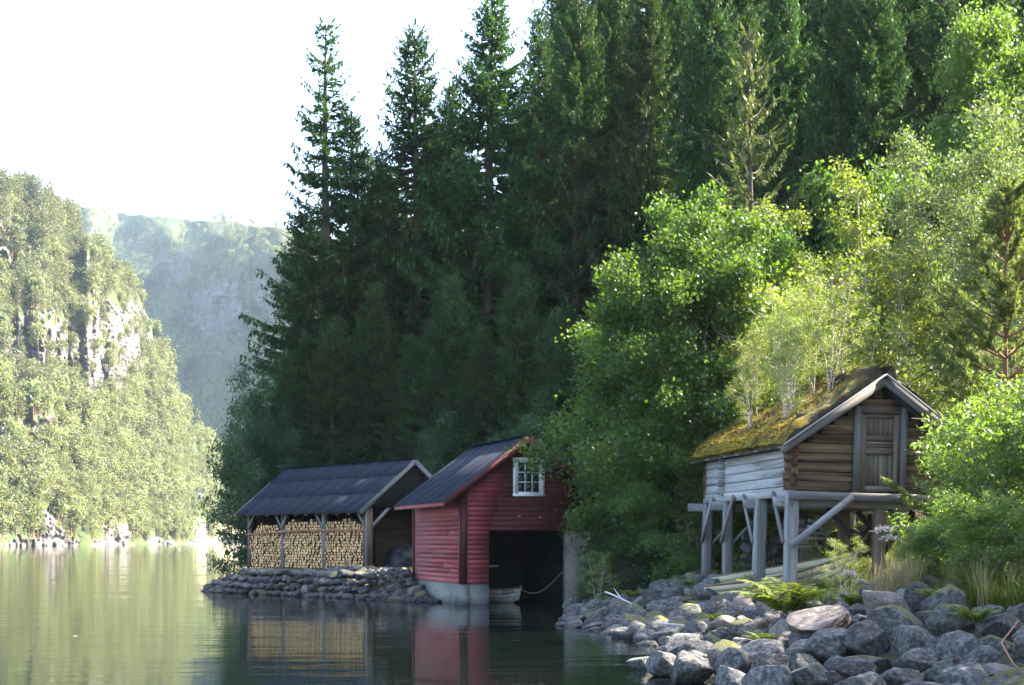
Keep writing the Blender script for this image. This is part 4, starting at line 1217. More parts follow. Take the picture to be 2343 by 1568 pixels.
# ------------------------------------------------------------------ woodshed
def woodshed():
    F = WS
    rg = random.Random(5)
    uo, lo = .42, .22
    Wd, Ln = 4.62, 9.06                              # over the roof
    ze, zr = 2.92, 4.80
    uw, ur = uo, Wd / 2
    root = thing("woodshed", "open woodshed with a wide blue-black roof on the stone point", "shed", F(uo, lo, 1.0))
    s_ = (zr - ze) / (Wd / 2)
    rf = thing_part("roof", root, F(ur, 0, zr))
    for side in (0, 1):
        ue = 0 if side == 0 else Wd
        nu = (F.z + F.r * (s_ * (-1 if side == 0 else 1))).normalized()
        beam("roof_deck", F(ue, Ln / 2, ze - .03), F(ur, Ln / 2, zr - .03), Ln - .04, .03, M['darkwood'], rf, up=nu)
        ncol = 10
        for k in range(ncol):
            w = Ln / ncol
            lc = (k + .5) * w
            for r_, (f0, f1) in enumerate([(0, .36), (.35, .69), (.68, 1.0)] if side == 0 else [(0, 1)]):
                off = .012 + .010 * r_ + .003 * (k % 2) + rg.uniform(0, .0015)
                pa = F(ue + (ur - ue) * f0, lc, ze + (zr - ze) * f0) + nu * off
                pb = F(ue + (ur - ue) * f1, lc, ze + (zr - ze) * f1) + nu * (off - .006)
                beam("roof_sheet", pa, pb, w + .02, .008, M['felt'], rf, up=nu)
        for l in (.012, Ln - .012):
            beam("barge_board", F(ue, l, ze - .06), F(ur, l, zr - .06), .03, .16, M['silver'], rf, up=nu)
        for k in range(13):
            l = .2 + k * (Ln - .4) / 12
            beam("rafter", F(ue + (.05 if side == 0 else -.05), l, ze - .09), F(ur, l, zr - .10), .06, .10, M['postwood'], rf, up=nu)
    beam("ridge_cap", F(ur, -.01, zr + .03), F(ur, Ln + .01, zr + .03), .2, .012, M['felt'], rf)
    # posts
    zt = ze + uo * s_ - .12
    ls = [lo + .1, lo + 2.95, lo + 5.9, Ln - lo - .1]
    for k, l in enumerate(ls):
        m = M['silver'] if k in (1, 2) else M['postwood']
        beam("post", F(uw + .08, l, .75), F(uw + .08, l, zt), .16 if k else .22, .16 if k else .26, m, root, up=F.r)
        beam("post", F(Wd - uo - .08, l, .75), F(Wd - uo - .08, l, zt), .16, .16, M['postwood'], root, up=F.r)
    for u in (uw + .08, Wd - uo - .08):
        beam("wall_plate", F(u, lo, zt + .06), F(u, Ln - lo, zt + .06), .14, .12, M['darkwood'], root)
    # knee braces along the firewood side and the gable
    for l, dl in [(ls[0], .75), (ls[3], -.75), (ls[1], .7), (ls[2], .7), (ls[2], -.6)]:
        beam("knee_brace", F(uw - .02, l, zt - .78), F(uw - .02, l + dl, zt + .02), .05, .09, M['silver'], root)
    beam("knee_brace", F(uw + .15, lo + .02, zt - .80), F(uw + 1.0, lo + .02, zt + .0), .06, .12, M['silver'], root)
    beam("corner_strip", F(uw - .06, lo - .02, .8), F(uw - .06, lo - .02, zt), .035, .05, M['silver'], root, up=F.r)
    beam("tie_beam", F(uw, lo + .02, zt), F(Wd - uo, lo + .02, zt), .12, .14, M['darkwood'], root)
    # vertical gable boards
    gb = thing_part("gable_boarding", root, F(ur, lo, zt))
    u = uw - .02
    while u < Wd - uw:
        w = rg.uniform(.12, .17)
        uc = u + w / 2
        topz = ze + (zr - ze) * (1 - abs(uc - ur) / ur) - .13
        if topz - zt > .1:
            beam("board", F(uc, lo - .05 - rg.uniform(0, .012), zt - .06), F(uc, lo - .05, topz), w - .008, .022, M['shade_darkwood'], gb, up=F.d)
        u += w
    # back and far end boarding
    bk = thing_part("back_boarding", root, F(Wd - uo, lo, 1))
    l = lo
    while l < Ln - lo:
        w = rg.uniform(.16, .24)
        beam("board", F(Wd - uo + .02, l + w / 2, .7), F(Wd - uo + .02, l + w / 2, zt), w - .006, .025, M['innerwood'], bk, up=F.r)
        l += w
    fe = thing_part("end_boarding", root, F(ur, Ln - lo, 1))
    u = uw
    while u < Wd - uw:
        w = rg.uniform(.16, .24)
        topz = ze + (zr - ze) * (1 - abs(u + w / 2 - ur) / ur) - .13
        beam("board", F(u + w / 2, Ln - lo + .03, .5), F(u + w / 2, Ln - lo + .03, topz), w - .006, .025, M['darkwood'], fe, up=F.d)
        u += w
    beam("partition", F(uw + 1.4, lo + 1.6, 1.75), F(Wd - uw, lo + 1.6, 1.75), .04, 2.0, M['innerwood'], root)
    # the reddish pole tied across the stacks
    tv, tf = tubes([(np.array([list(F(uw - .06, lo - .02, 2.27)), list(F(uw - .07, 4.4, 2.27)), list(F(uw - .06, Ln - .2, 2.14))]), np.array([.028, .032, .030]))], 7)
    tag(obj("rail", mesh("rail", tv, tf, M['rail'], smooth=True), None, root), "thin reddish pole nailed across the firewood")
    # firewood: one stack to each bay
    r0 = .061
    variants = []
    for v in range(6):
        g = random.Random(40 + v)
        if v < 3:
            prof = [(math.cos(q * math.pi / 4) * r0 * g.uniform(.8, 1.08), math.sin(q * math.pi / 4) * r0 * g.uniform(.8, 1.08)) for q in range(8)]
        else:
            prof = [(r0 * g.uniform(.8, 1.1), -r0 * .7), (r0 * .5, r0 * g.uniform(.6, 1.0)), (-r0 * .4, r0 * g.uniform(.7, 1.1)), (-r0 * g.uniform(.8, 1.15), -r0 * .2), (-r0 * .2, -r0 * 1.0)]
        n = len(prof)
        V = [(-.2, y, z) for y, z in prof] + [(.2, y, z) for y, z in prof] + [(-.2, 0, 0), (.2, 0, 0)]
        Q = np.array([[i, n + i, n + (i + 1) % n, (i + 1) % n] for i in range(n)])
        T = np.array([[2 * n, i, (i + 1) % n] for i in range(n)] + [[2 * n + 1, n + (i + 1) % n, n + i] for i in range(n)])
        variants.append((np.array(V), Q, T, mesh("split_log", V, [Q, T], [M['logend'], M['bark']], midx=[1] * n + [0] * 2 * n)))
    bays = [(ls[0] + .26, ls[1] - .12, 2.72, "firewood stack nearest the boathouse, under the woodshed roof"),
            (ls[1] + .12, ls[2] - .12, 2.70, "middle firewood stack in the woodshed"),
            (ls[2] + .12, ls[3] - .14, 2.60, "firewood stack at the lake end of the woodshed")]
    base_m = F.M.to_3x3().to_4x4()
    for bi, (l0, l1, ztop, lab) in enumerate(bays):
        st = thing("firewood_stack", lab, "firewood", F(uw, (l0 + l1) / 2, 1.0), "stacks of firewood in the woodshed")
        spots = []
        z = .62
        row = 0
        while z < ztop:
            l = l0 + (row % 2) * .05
            while l < l1:
                edge = min(l - l0, l1 - l)
                lim = ztop - .10 - .35 * max(0, .5 - edge) * (1 if bi != 1 else .6) - (.30 * max(0, .8 - (l1 - l)) if bi == 2 else 0) + .05 * math.sin(l * 5)
                gl = gz(*F(uw, l, 0)[:2])
                if z < lim and z > gl - .05:
                    spots.append((l + rg.uniform(-.012, .012), z + rg.uniform(-.012, .012)))
                l += .116
            z += .101
            row += 1
        spots.sort(key=lambda q: q[0] + rg.uniform(0, .4))
        rest = []
        for k, (l, z) in enumerate(spots):
            v = rg.randrange(6)
            loc = F(uw + .22 + rg.uniform(-.045, .045), l, z)
            mx = Matrix.Translation(loc) @ base_m @ Matrix.Rotation(rg.uniform(0, 6.28), 4, 'X')
            sc = rg.uniform(.82, 1.12)
            mx = mx @ Matrix.Diagonal((1, sc, sc, 1))
            if k < 300:
                obj("split_log", variants[v][3], mx, st)
            else:
                rest.append((v, mx))
        if rest:
            VV, QQ, TT, MQ, MT, nb = [], [], [], [], [], 0
            QQ4 = []
            for v, mx in rest:
                V, Q, T, _ = variants[v]
                A = np.c_[V, np.ones(len(V))] @ np.array(mx).T
                VV.append(A[:, :3]); QQ4.append(Q + nb); TT.append(T + nb); nb += len(V)
            Q, T = np.concatenate(QQ4), np.concatenate(TT)
            o = obj("split_logs", mesh("split_logs", np.concatenate(VV), [Q, T], [M['logend'], M['bark']], midx=np.r_[np.ones(len(Q)), np.zeros(len(T))]), None, st)
            o["kind"] = "stuff"
    # clutter under the gable end
    def sheet(name, label, c, rx, ry, rz, mat, seed):
        g = np.random.default_rng(seed)
        u, v = np.meshgrid(np.linspace(0, 2 * np.pi, 24, endpoint=False), np.linspace(0, np.pi / 2, 9))
        rr = 1 + .16 * np.sin(3 * u + seed) * np.cos(2 * v) + .10 * np.sin(7 * u + 2 * v * 3) + g.normal(0, .03, u.shape)
        V = np.stack([rx * np.cos(u) * np.cos(v) ** .6 * rr, ry * np.sin(u) * np.cos(v) ** .6 * rr, rz * np.sin(v) * rr], -1).reshape(-1, 3)
        i, j = np.meshgrid(np.arange(8), np.arange(24), indexing='ij')
        Q = np.stack([i * 24 + j, i * 24 + (j + 1) % 24, (i + 1) * 24 + (j + 1) % 24, (i + 1) * 24 + j], -1).reshape(-1, 4)
        tag(obj(name, mesh(name, V, Q, mat, smooth=True), Matrix.Translation(c)), label, "tarpaulin")
    p = F(2.2, .5, 0)
    sheet("tarpaulin", "black tarpaulin over a heap under the woodshed gable", (p.x, p.y, gz(p.x, p.y) - .05), .75, .9, .75, M['darktarp'], 2)
    p = F(2.55, -.1, 0)
    sheet("tarpaulin", "crumpled white plastic sheet in front of the woodshed gable", (p.x, p.y, gz(p.x, p.y) + .12), .42, .4, .45, M['tarp'], 5)
    return root


woodshed()


# ------------------------------------------------------------------ storehouse on posts
def storehouse():
    F = ST
    rg = random.Random(9)
    Wd, Ln = 3.78, 6.0
    zf, ze, zr = 2.98, 4.02, 5.32                    # floor, wall top, gable peak
    root = thing("storehouse", "old log storehouse with a mossy turf roof, raised on grey posts", "storehouse", F(0, 0, .8))
    # log walls
    lh = .205
    def course(z):
        return (z - zf) / lh
    side = thing_part("lake_wall", root, F(0, 0, zf)); rside = thing_part("land_wall", root, F(Wd, 0, zf))
    front = thing_part("gable_wall", root, F(0, 0, zf)); back = thing_part("back_wall", root, F(0, Ln, zf))
    k = 0
    z = zf + lh / 2
    while z < ze + .02:
        log("log", F(.0, .0, z + lh / 2), F(.0, Ln + .15, z + lh / 2), .07, lh * .505, M['bleached'], side, 100 + k, square=.34, rough=.035)
        log("log", F(Wd, -.16, z + lh / 2), F(Wd, Ln + .15, z + lh / 2), .075, lh * .50, M['brown'], rside, 130 + k, square=.5, rough=.05)
        log('log_end', F(.0, -.13 - rg.uniform(0, .05), z + lh / 2), F(.0, -.005, z + lh / 2), .068, lh * .45, M['brown'], side, 180 + k, seg=3, square=.4)
        z += lh; k += 1
    for q in range(5):                                # ends of the inner cross wall
        log("log_end", F(-.20, 4.5, zf + lh * (q + .55)), F(.1, 4.5, zf + lh * (q + .55)), .07, .085, M['silver'], side, 160 + q, seg=3, square=.5)
    k = 0
    z = zf
    while z < zr - .06:
        zc = z + lh / 2
        e = max(0, (z + lh * 1.0 - ze) / (zr - ze)) * Wd / 2
        a, b = -.16 if e == 0 else e + .02, Wd + .16 if e == 0 else Wd - e - .02
        segs = [(a - rg.uniform(0, .05) * (e == 0), b)]
        if zc > zf + .05 and zc < 4.80:
            segs = [(segs[0][0], 1.44), (2.44, b)]
        for s0, s1 in segs:
            if s1 - s0 > .08:
                log("log", F(s0, 0, zc), F(s1, 0, zc), .07, lh * .50, M['brown'], front, 200 + k, square=.34, rough=.04)
                k += 1
        log("log", F(max(a, -.1), Ln, zc), F(min(b, Wd + .1), Ln, zc), .075, lh * .5, M['brown'], back, 300 + k, square=.55)
        z += lh
    beam("wall_lining", F(.1, .12, (zf + 4.9) / 2), F(Wd - .1, .12, (zf + 4.9) / 2 - 0), .02, 4.4 - zf, M['darkwood'], front)
    beam("floor", F(.05, .05, zf - .03), F(.05, Ln - .05, zf - .03), .02, .02, M['darkwood'], root)
    nb = 16
    for q in range(nb):
        u = .12 + (Wd - .24) * (q + .5) / nb
        beam("floor_plank", F(u, -.02, zf - .035), F(u, Ln, zf - .035), (Wd - .24) / nb - .006, .04, M['darkwood'], root)
    # door
    dr = thing_part("door", root, F(1.96, 0, zf))
    d0, d1, z0, z1 = 1.48, 2.40, zf + .02, 4.70
    for u in (d0 - .075, d1 + .075):
        beam("door_post", F(u, -.10, z0 - .06), F(u, -.10, z1 + .14), .15, .08, M['greydoor'], dr, up=F.d, jig=.006, rng=rg)
    beam("door_head", F(d0 - .0, -.095, z1 + .07), F(d1 + .0, -.095, z1 + .07), .08, .14, M['doorwood'], dr, jig=.006, rng=rg)
    beam("door_backing", F(d0, .0, (z0 + z1) / 2), F(d1, .0, (z0 + z1) / 2), .03, z1 - z0, M['darkwood'], dr)
    for u, w in ((d0 + .07, .14), (d1 - .07, .13)):
        beam("stile", F(u, -.05, z0), F(u, -.05, z1), w, .045, M['doorwood'], dr, up=F.d)
    for z, hh in ((z0 + .06, .12), (z0 + .86, .10), (z0 + 1.16, .10), (z1 - .05, .10)):
        beam("door_rail", F(d0 + .14, -.048, z), F(d1 - .13, -.048, z), .045, hh, M['doorwood'], dr)
    for zz0, zz1, n in ((z0 + .12, z0 + .81, 6), (z0 + 1.21, z1 - .10, 6)):
        for q in range(n):
            w = (d1 - d0 - .27) / n
            u = d0 + .14 + w * (q + .5)
            beam("panel_slat", F(u, -.028 - rg.uniform(0, .008), zz0), F(u, -.028, zz1), w - .006, .02, M['doorwood'], dr, up=F.d)
    for q in range(3):
        z = z0 + .93 + q * .065
        beam("cross_slat", F(d0 + .14, -.032, z), F(d1 - .13, -.032, z), .02, .055, M['doorwood'], dr)
    # sills and transverse beams
    beam("front_sill", F(-.12, -.17, zf - .11), F(Wd + .35, -.17, zf - .11), .16, .17, M['greydoor'], root, jig=.01, rng=rg)
    beam("side_sill", F(-.01, -.02, zf - .02), F(-.01, Ln + .1, zf - .02), .16, .22, M['bleached'], root, jig=.008, rng=rg)
    beam("side_sill", F(Wd, -.02, zf - .10), F(Wd, Ln + .1, zf - .10), .16, .18, M['brown'], root)
    pl = [.0, 1.95, 4.35, 5.95]
    for k, l in enumerate(pl):
        beam("cross_beam", F(-.34 - (.12 if k == 3 else 0), l + .17, zf - .24), F(Wd + .3, l + .17, zf - .24), .17, .2, M['silver'], root, jig=.01, rng=rg)
    # posts, left row, right row and an inner row
    for k, l in enumerate(pl):
        p = F(.0, l, 0)
        g = gz(p.x, p.y)
        foot = [.76, .60, .74, .96][k]
        lean = [.0, .02, -.05, .0][k]
        log("post", F(-.02 - lean, l, foot), F(0, l, zf - (.14 if k else .05)), .13 if k in (0, 1) else .112, .135 if k in (0, 1) else .115, M['silver'], root, 400 + k, up=F.r, square=.35, rough=.025, sides=12)
        for ui, u in enumerate((2.0, Wd)):
            q = F(u, l, 0)
            log("post", F(u, l, gz(q.x, q.y) - .1), F(u, l, zf - .34), .12, .12, M['brown'] if ui else M['postwood'], root, 420 + 4 * ui + k, up=F.r, square=.35, rough=.03)
    # braces
    for l, dl in ((pl[0] + .05, .75), (pl[1] + .05, .80), (pl[2] - .05, -.80), (pl[3] - .05, -.75)):
        beam("brace", F(-.17, l, zf - 1.12), F(-.15, l + dl, zf - .02), .05, .10, M['silver'], root, up=F.d)
    for l, s_ in ((pl[2], .75), (pl[3], .7), (pl[1], .0)):
        if s_:
            beam("brace", F(.12, l, zf - 1.15), F(.12 + s_, l, zf - .38), .05, .09, M['silver'], root, up=F.d)
    beam("brace", F(-.06, -.20, zf - 1.18), F(1.26, -.28, zf - .10), .06, .14, M['silver'], root, up=F.z)
    for l in (.5, 2.2):
        beam("brace", F(2.0 - .1, l, zf - 1.3), F(1.0, l, zf - .36), .07, .11, M['darkwood'], root, up=F.z)
        beam("brace", F(2.2, l + .2, zf - 1.6), F(3.1, l + .2, zf - .36), .07, .11, M['brown'], root, up=F.z)
        beam("brace", F(3.1, l - .3, zf - 1.2), F(2.3, l - .3, zf - .36), .07, .11, M['darkwood'], root, up=F.z)
    # pale boards leaning under the floor
    for q, (z, hh) in enumerate([(2.32, .15), (2.14, .12), (1.93, .22), (1.77, .08)]):
        beam("plank", F(.28, 1.2, z), F(.75 + .06 * q, 1.25, z + .01), .04, hh - .02, M['bleached'], root)
    for q in range(4):
        log("stacked_pole", F(.75, .9 + q * .05, 2.36 - q * .13), F(1.55 - q * .1, 1.2, 2.30 - q * .11), .045, .04, M['silver'], root, 460 + q, seg=4)
    # roof: boards, barge boards, turf
    eo, ov = .36, .36
    sl_ = (zr - ze) / (Wd / 2)
    rf = thing_part("roof", root, F(Wd / 2, 0, zr))
    zo = ze - eo * sl_ + .12
    zp = zr + .12
    l0, l1 = -ov, Ln + .3
    for s_ in (0, 1):
        ue = -eo if s_ == 0 else Wd + eo
        nu = (F.z + F.r * (sl_ * (-1 if s_ == 0 else 1))).normalized()
        nbd = 26
        for q in range(nbd):
            w = (l1 - l0) / nbd
            l = l0 + (q + .5) * w
            ex = rg.uniform(-.03, .03)
            beam("roof_board", F(ue + ex, l, zo + ex * sl_ * (1 if s_ == 0 else -1)), F(Wd / 2, l, zp), w - .008, .03, M['silver'], rf, up=nu)
        beam("barge_board", F(ue - (.05 if s_ == 0 else -.05), l0 - .03, zo - .10), F(Wd / 2, l0 - .03, zp - .065), .04, .17, M['greydoor'], rf, up=nu, jig=.006, rng=rg)
        beam("barge_cap", F(ue, l0 - .06, zo + .045), F(Wd / 2, l0 - .06, zp + .06), .15, .028, M['silver'], rf, up=nu, jig=.01, rng=rg)
        if s_ == 0:
            beam("eave_log", F(ue + .04, l0 + .02, zo + .02), F(ue + .04, l1, zo + .02), .06, .05, M['silver'], rf)
        # turf: lumpy slab following the slope
        nl, ns = 64, 26
        ll = np.linspace(l0 + .02, l1 - .02, nl); tt = np.linspace(0, 1, ns)
        g = np.random.default_rng(70 + s_)
        LL, TT = np.meshgrid(ll, tt, indexing='ij')
        thick = .21 + .06 * vnoise(LL * 2.1, TT * 5, 3) + .045 * vnoise(LL * 5, TT * 13, 4) + g.normal(0, .008, LL.shape)
        thick = thick * (.35 + .65 * sstep(TT * 9)) * (.85 + .15 * sstep((LL - l0) * 5) + .45 * vnoise(LL * 0 + TT * 9, LL * 2, 6) * sstep(1 - (LL - l0) * 2.5))
        thick += (.07 * vnoise(LL * 2.4, TT * 3, 21) + .05 * vnoise(LL * 6, TT * 4, 22)) * sstep((.42 - TT) * 6) * sstep(TT * 9)
        thick += .13 * sstep((TT - .86) / .14)
        uu = ue + (Wd / 2 - ue) * TT
        if s_ == 0:
            uu = uu - .05 * (1 - sstep(TT * 8)) * (1 + vnoise(LL * 6, LL * 0, 9))
        zb_ = zo + (zp - zo) * TT + .02
        top = np.stack([uu, LL, zb_], -1) + np.array([(-sl_ if s_ == 0 else sl_), 0, 1]) / math.hypot(1, sl_) * thick[..., None]
        bot = np.stack([uu, LL, zb_], -1)
        Vv = np.concatenate([top.reshape(-1, 3), bot.reshape(-1, 3)])
        i, j = np.meshgrid(np.arange(nl - 1), np.arange(ns - 1), indexing='ij')
        qa = np.stack([i * ns + j, (i + 1) * ns + j, (i + 1) * ns + j + 1, i * ns + j + 1], -1).reshape(-1, 4)
        if s_ == 1:
            qa = qa[:, ::-1]
        N_ = nl * ns
        e1 = np.array([[q, q + 1, q + 1 + N_, q + N_] for q in range(ns - 1)])
        e2 = np.array([[(nl - 1) * ns + q, (nl - 1) * ns + q + 1, (nl - 1) * ns + q + 1 + N_, (nl - 1) * ns + q + N_] for q in range(ns - 1)])
        e3 = np.array([[q * ns, (q + 1) * ns, (q + 1) * ns + N_, q * ns + N_] for q in range(nl - 1)])
        Wv = np.c_[Vv, np.ones(len(Vv))] @ np.array(F.M).T
        ctr = F(Wd / 2, 0, zr)
        mi = np.r_[np.where(TT[:-1, :-1].ravel() < .30 + .06 * np.sin(LL[:-1, :-1].ravel() * 3), 1, 0), np.zeros(len(e1) + len(e2)), np.ones(len(e3))]
        obj("turf", mesh("turf", Wv[:, :3] - np.array(ctr), [qa, e1, e2, e3], [M['turf'], M['moss']], smooth=True, midx=mi), Matrix.Translation(ctr), rf)
        # moss tufts and grass growing on it
        n = 3600 if s_ == 0 else 1200
        ri = g.integers(5, nl, n); si = np.minimum((ns * g.uniform(0, 1, n) ** 1.2).astype(int), ns - 1)
        base = (np.c_[top[ri, si] + np.c_[g.normal(0, .03, n), g.normal(0, .05, n), np.zeros(n)], np.ones(n)] @ np.array(F.M).T)[:, :3]
        low = si < ns * .34
        dd = unit(np.c_[g.normal(0, .5, n), g.normal(0, .5, n), np.ones(n)] + np.where(low & (s_ == 0), 1, 0)[:, None] * np.array([-.8, -.1, -.6]))
        sd_ = unit(np.cross(dd, g.normal(size=(n, 3))))
        Lg = np.where(low, g.uniform(.03, .075, n), g.uniform(.03, .11, n))
        gv, gf_ = kites(base - np.array(ctr), dd, sd_, Lg, np.where(low, .03, .016))
        green = (~low) & (g.uniform(0, 1, n) < .30)
        tg = obj("roof_grass", mesh("roof_grass", gv, gf_, [M['mossgrass'], M['grass']], midx=green.astype(int)), Matrix.Translation(ctr), rf)
        tg["kind"] = "stuff"
    return root


storehouse()

# birch saplings rooted in the turf
for (u, l, h, lb) in [(.30, 1.5, 2.3, "thin birch sapling rooted in the turf roof, nearest the front eave corner"), (.75, 1.9, 2.7, "birch sapling rooted in the middle of the turf roof slope"),
                      (1.25, 1.3, 2.6, "birch sapling rooted in the turf just below the front of the ridge"), (1.0, 3.1, 2.9, "birch sapling rooted high in the turf, half way back"),
                      (.35, 3.7, 2.2, "low birch sapling rooted over the rear eave of the turf roof"), (1.45, 2.5, 2.4, "birch sapling rooted right under the turf ridge"),
                      (.9, 4.9, 2.3, "birch sapling rooted at the back end of the turf roof")]:
    p = ST(u, l, 4.02 + (5.32 - 4.02) * u / 1.89 + .22)
    plant("birch_sapling", lb, "tree", SAP, p.x, p.y, h / 5.0, rnd.uniform(0, 6.28), "birch saplings growing on the turf roof", z=p.z, zs=1.0)

# ------------------------------------------------------------------ stones
def ico(sub):
    t = (1 + 5 ** .5) / 2
    V = [(-1, t, 0), (1, t, 0), (-1, -t, 0), (1, -t, 0), (0, -1, t), (0, 1, t), (0, -1, -t), (0, 1, -t), (t, 0, -1), (t, 0, 1), (-t, 0, -1), (-t, 0, 1)]
    F = [(0, 11, 5), (0, 5, 1), (0, 1, 7), (0, 7, 10), (0, 10, 11), (1, 5, 9), (5, 11, 4), (11, 10, 2), (10, 7, 6), (7, 1, 8),
         (3, 9, 4), (3, 4, 2), (3, 2, 6), (3, 6, 8), (3, 8, 9), (4, 9, 5), (2, 4, 11), (6, 2, 10), (8, 6, 7), (9, 8, 1)]
    V = [Vector(v).normalized() for v in V]
    for _ in range(sub):
        cache = {}; G = []
        def mid(a, b):
            k = (min(a, b), max(a, b))
            if k not in cache:
                V.append(((V[a] + V[b]) / 2).normalized()); cache[k] = len(V) - 1
            return cache[k]
        for a, b, c in F:
            x, y, z = mid(a, b), mid(b, c), mid(c, a)
            G += [(a, x, z), (b, y, x), (c, z, y), (x, y, z)]
        F = G
    return np.array([tuple(v) for v in V]), np.array(F)


ICO3, ICO2 = ico(3), ico(2)


def stone_mesh(seed, mat, cuts=17, fine=True, round_=0.0):
    rg = np.random.default_rng(seed)
    V, F = ICO3 if fine else ICO2
    V = V.copy()
    for _ in range(cuts):
        n = unit(rg.normal(size=3)); h = rg.uniform(.46, .84) + round_
        d = V @ n
        V -= np.maximum(d - h, 0)[:, None] * n * .97
    off = rg.uniform(0, 50, 3)
    nz = np.array([noise.noise(Vector(v * 2.3 + off)) * .07 + noise.noise(Vector(v * 6 + off)) * .03 for v in V])
    V = V * (1 + nz)[:, None]
    V /= np.abs(V).max(0)
    return mesh("stone", V, F, mat, smooth=True)


BIG = {k: [stone_mesh(s + i, M[k], 15) for i in range(6)] for k, s in (('rock', 500), ('rock_moss', 520), ('rock_warm', 540))}
SMALL = {k: [stone_mesh(s + i, M[k], 13, False, .02) for i in range(8)] for k, s in (('rock', 600), ('rock_moss', 620), ('rock_warm', 640))}
rr = random.Random(17)


def stone_at(name, loc, sx, sy, sz, me, parent=None, tilt=.35, rz=None):
    mx = Matrix.LocRotScale(Vector(loc), (Matrix.Rotation(rr.uniform(0, 6.28) if rz is None else rz, 3, 'Z') @ Matrix.Rotation(rr.gauss(0, tilt), 3, 'X') @ Matrix.Rotation(rr.gauss(0, tilt), 3, 'Y')).to_quaternion(), Vector((sx, sy, sz)))
    return obj(name, me, mx, parent)


# boulders one can point at: (x, y, w, h on the measured frame, depth, kind, label)
BOULD = [
    (2018, 1393, 122, 68, 20.2, 'rock_warm', "flat-topped pinkish boulder with a sunlit upper edge, below the dry grass"),
    (2100, 1383, 78, 90, 20.6, 'rock_moss', "dark slab leaning behind the flat-topped pinkish boulder, moss on its crown"),
    (2171, 1400, 112, 104, 20.1, 'rock_moss', "big dark moss-capped boulder in the top row of the bank, beside the leaning slab"),
    (2262, 1424, 108, 80, 19.8, 'rock', "grey boulder in the top row under the low willow bush"),
    (1885, 1426, 158, 58, 20.6, 'rock_warm', "long low slab with a bright top next to the fern"),
    (1897, 1473, 116, 80, 19.4, 'rock', "dark streaked block under the long low slab"),
    (1990, 1473, 104, 90, 19.0, 'rock', "rounded grey boulder below the flat-topped pinkish one"),
    (2086, 1470, 112, 90, 18.8, 'rock', "smooth grey boulder below the dark leaning slab"),
    (2182, 1494, 108, 104, 18.4, 'rock', "pale speckled boulder below the big moss-capped one"),
    (1835, 1492, 82, 62, 19.6, 'rock', "angular grey boulder beside the dark streaked block, towards the water"),
    (1672, 1532, 92, 86, 19.2, 'rock', "tilted boulder with a pale streak at the lower picture edge"),
    (1580, 1536, 100, 80, 19.3, 'rock', "broad grey boulder at the water's edge by the lower picture edge"),
    (1522, 1517, 90, 56, 20.2, 'rock', "dark flat boulder half in the water, beside the broad grey one"),
    (1635, 1512, 42, 56, 19.9, 'rock_warm', "small upright yellowish stone wedged between two grey boulders"),
    (1466, 1519, 58, 34, 21.2, 'rock', "lone low dark stone furthest out in the water"),
    (1955, 1530, 90, 50, 17.6, 'rock', "lens-shaped grey stone in the lower bank under the rounded boulder"),
    (2272, 1494, 104, 70, 18.2, 'rock_moss', "bluish boulder at the picture edge under the top row"),
    (2281, 1538, 80, 36, 17.2, 'rock_warm', "flat whitish stone low at the picture edge"),
    (1508, 1377, 88, 50, 34.0, 'rock', "pale rounded boulder in front of the alder stems"),
    (1562, 1392, 62, 46, 32.5, 'rock_moss', "boulder with a yellow moss patch beside the pale rounded one"),
    (1610, 1349, 62, 34, 36.2, 'rock_warm', "squared footing stone under the rear storehouse post"),
    (1356, 1402, 62, 34, 38.0, 'rock', "squat boulder at the water beside the boathouse pier"),
    (1310, 1385, 44, 40, 39.3, 'rock_moss', "brownish boulder against the foot of the boathouse pier"),
    (1700, 1478, 70, 40, 22.6, 'rock', "dark low boulder at the water below the fern"),
    (1760, 1520, 80, 56, 18.8, 'rock', "grey boulder at the middle of the lower bank"),
    (1850, 1545, 84, 50, 17.4, 'rock', "broad low boulder at the lower picture edge under the angular one"),
    (1530, 1452, 70, 34, 26.6, 'rock', "flat wet boulder where the stony bank meets the water"),
    (1290, 1431, 44, 18, 32.2, 'rock', "flat stone awash in the water off the boathouse gate"),
    (1360, 1436, 50, 26, 31.0, 'rock', "dark stone awash between the bank and the boathouse gate"),
]
TAKEN = []
for (x, y, w, h, Y, k, lab) in BOULD:
    c = P(x, y, Y)
    hw, hh = w / 2 / FPX * Y * 1.16, h / 2 / FPX * Y * 1.22
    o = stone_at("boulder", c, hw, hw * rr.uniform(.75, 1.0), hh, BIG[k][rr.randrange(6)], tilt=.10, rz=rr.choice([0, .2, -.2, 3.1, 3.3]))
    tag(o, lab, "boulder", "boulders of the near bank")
    TAKEN.append((c.x, c.y, min(hw, hh * 1.3)))

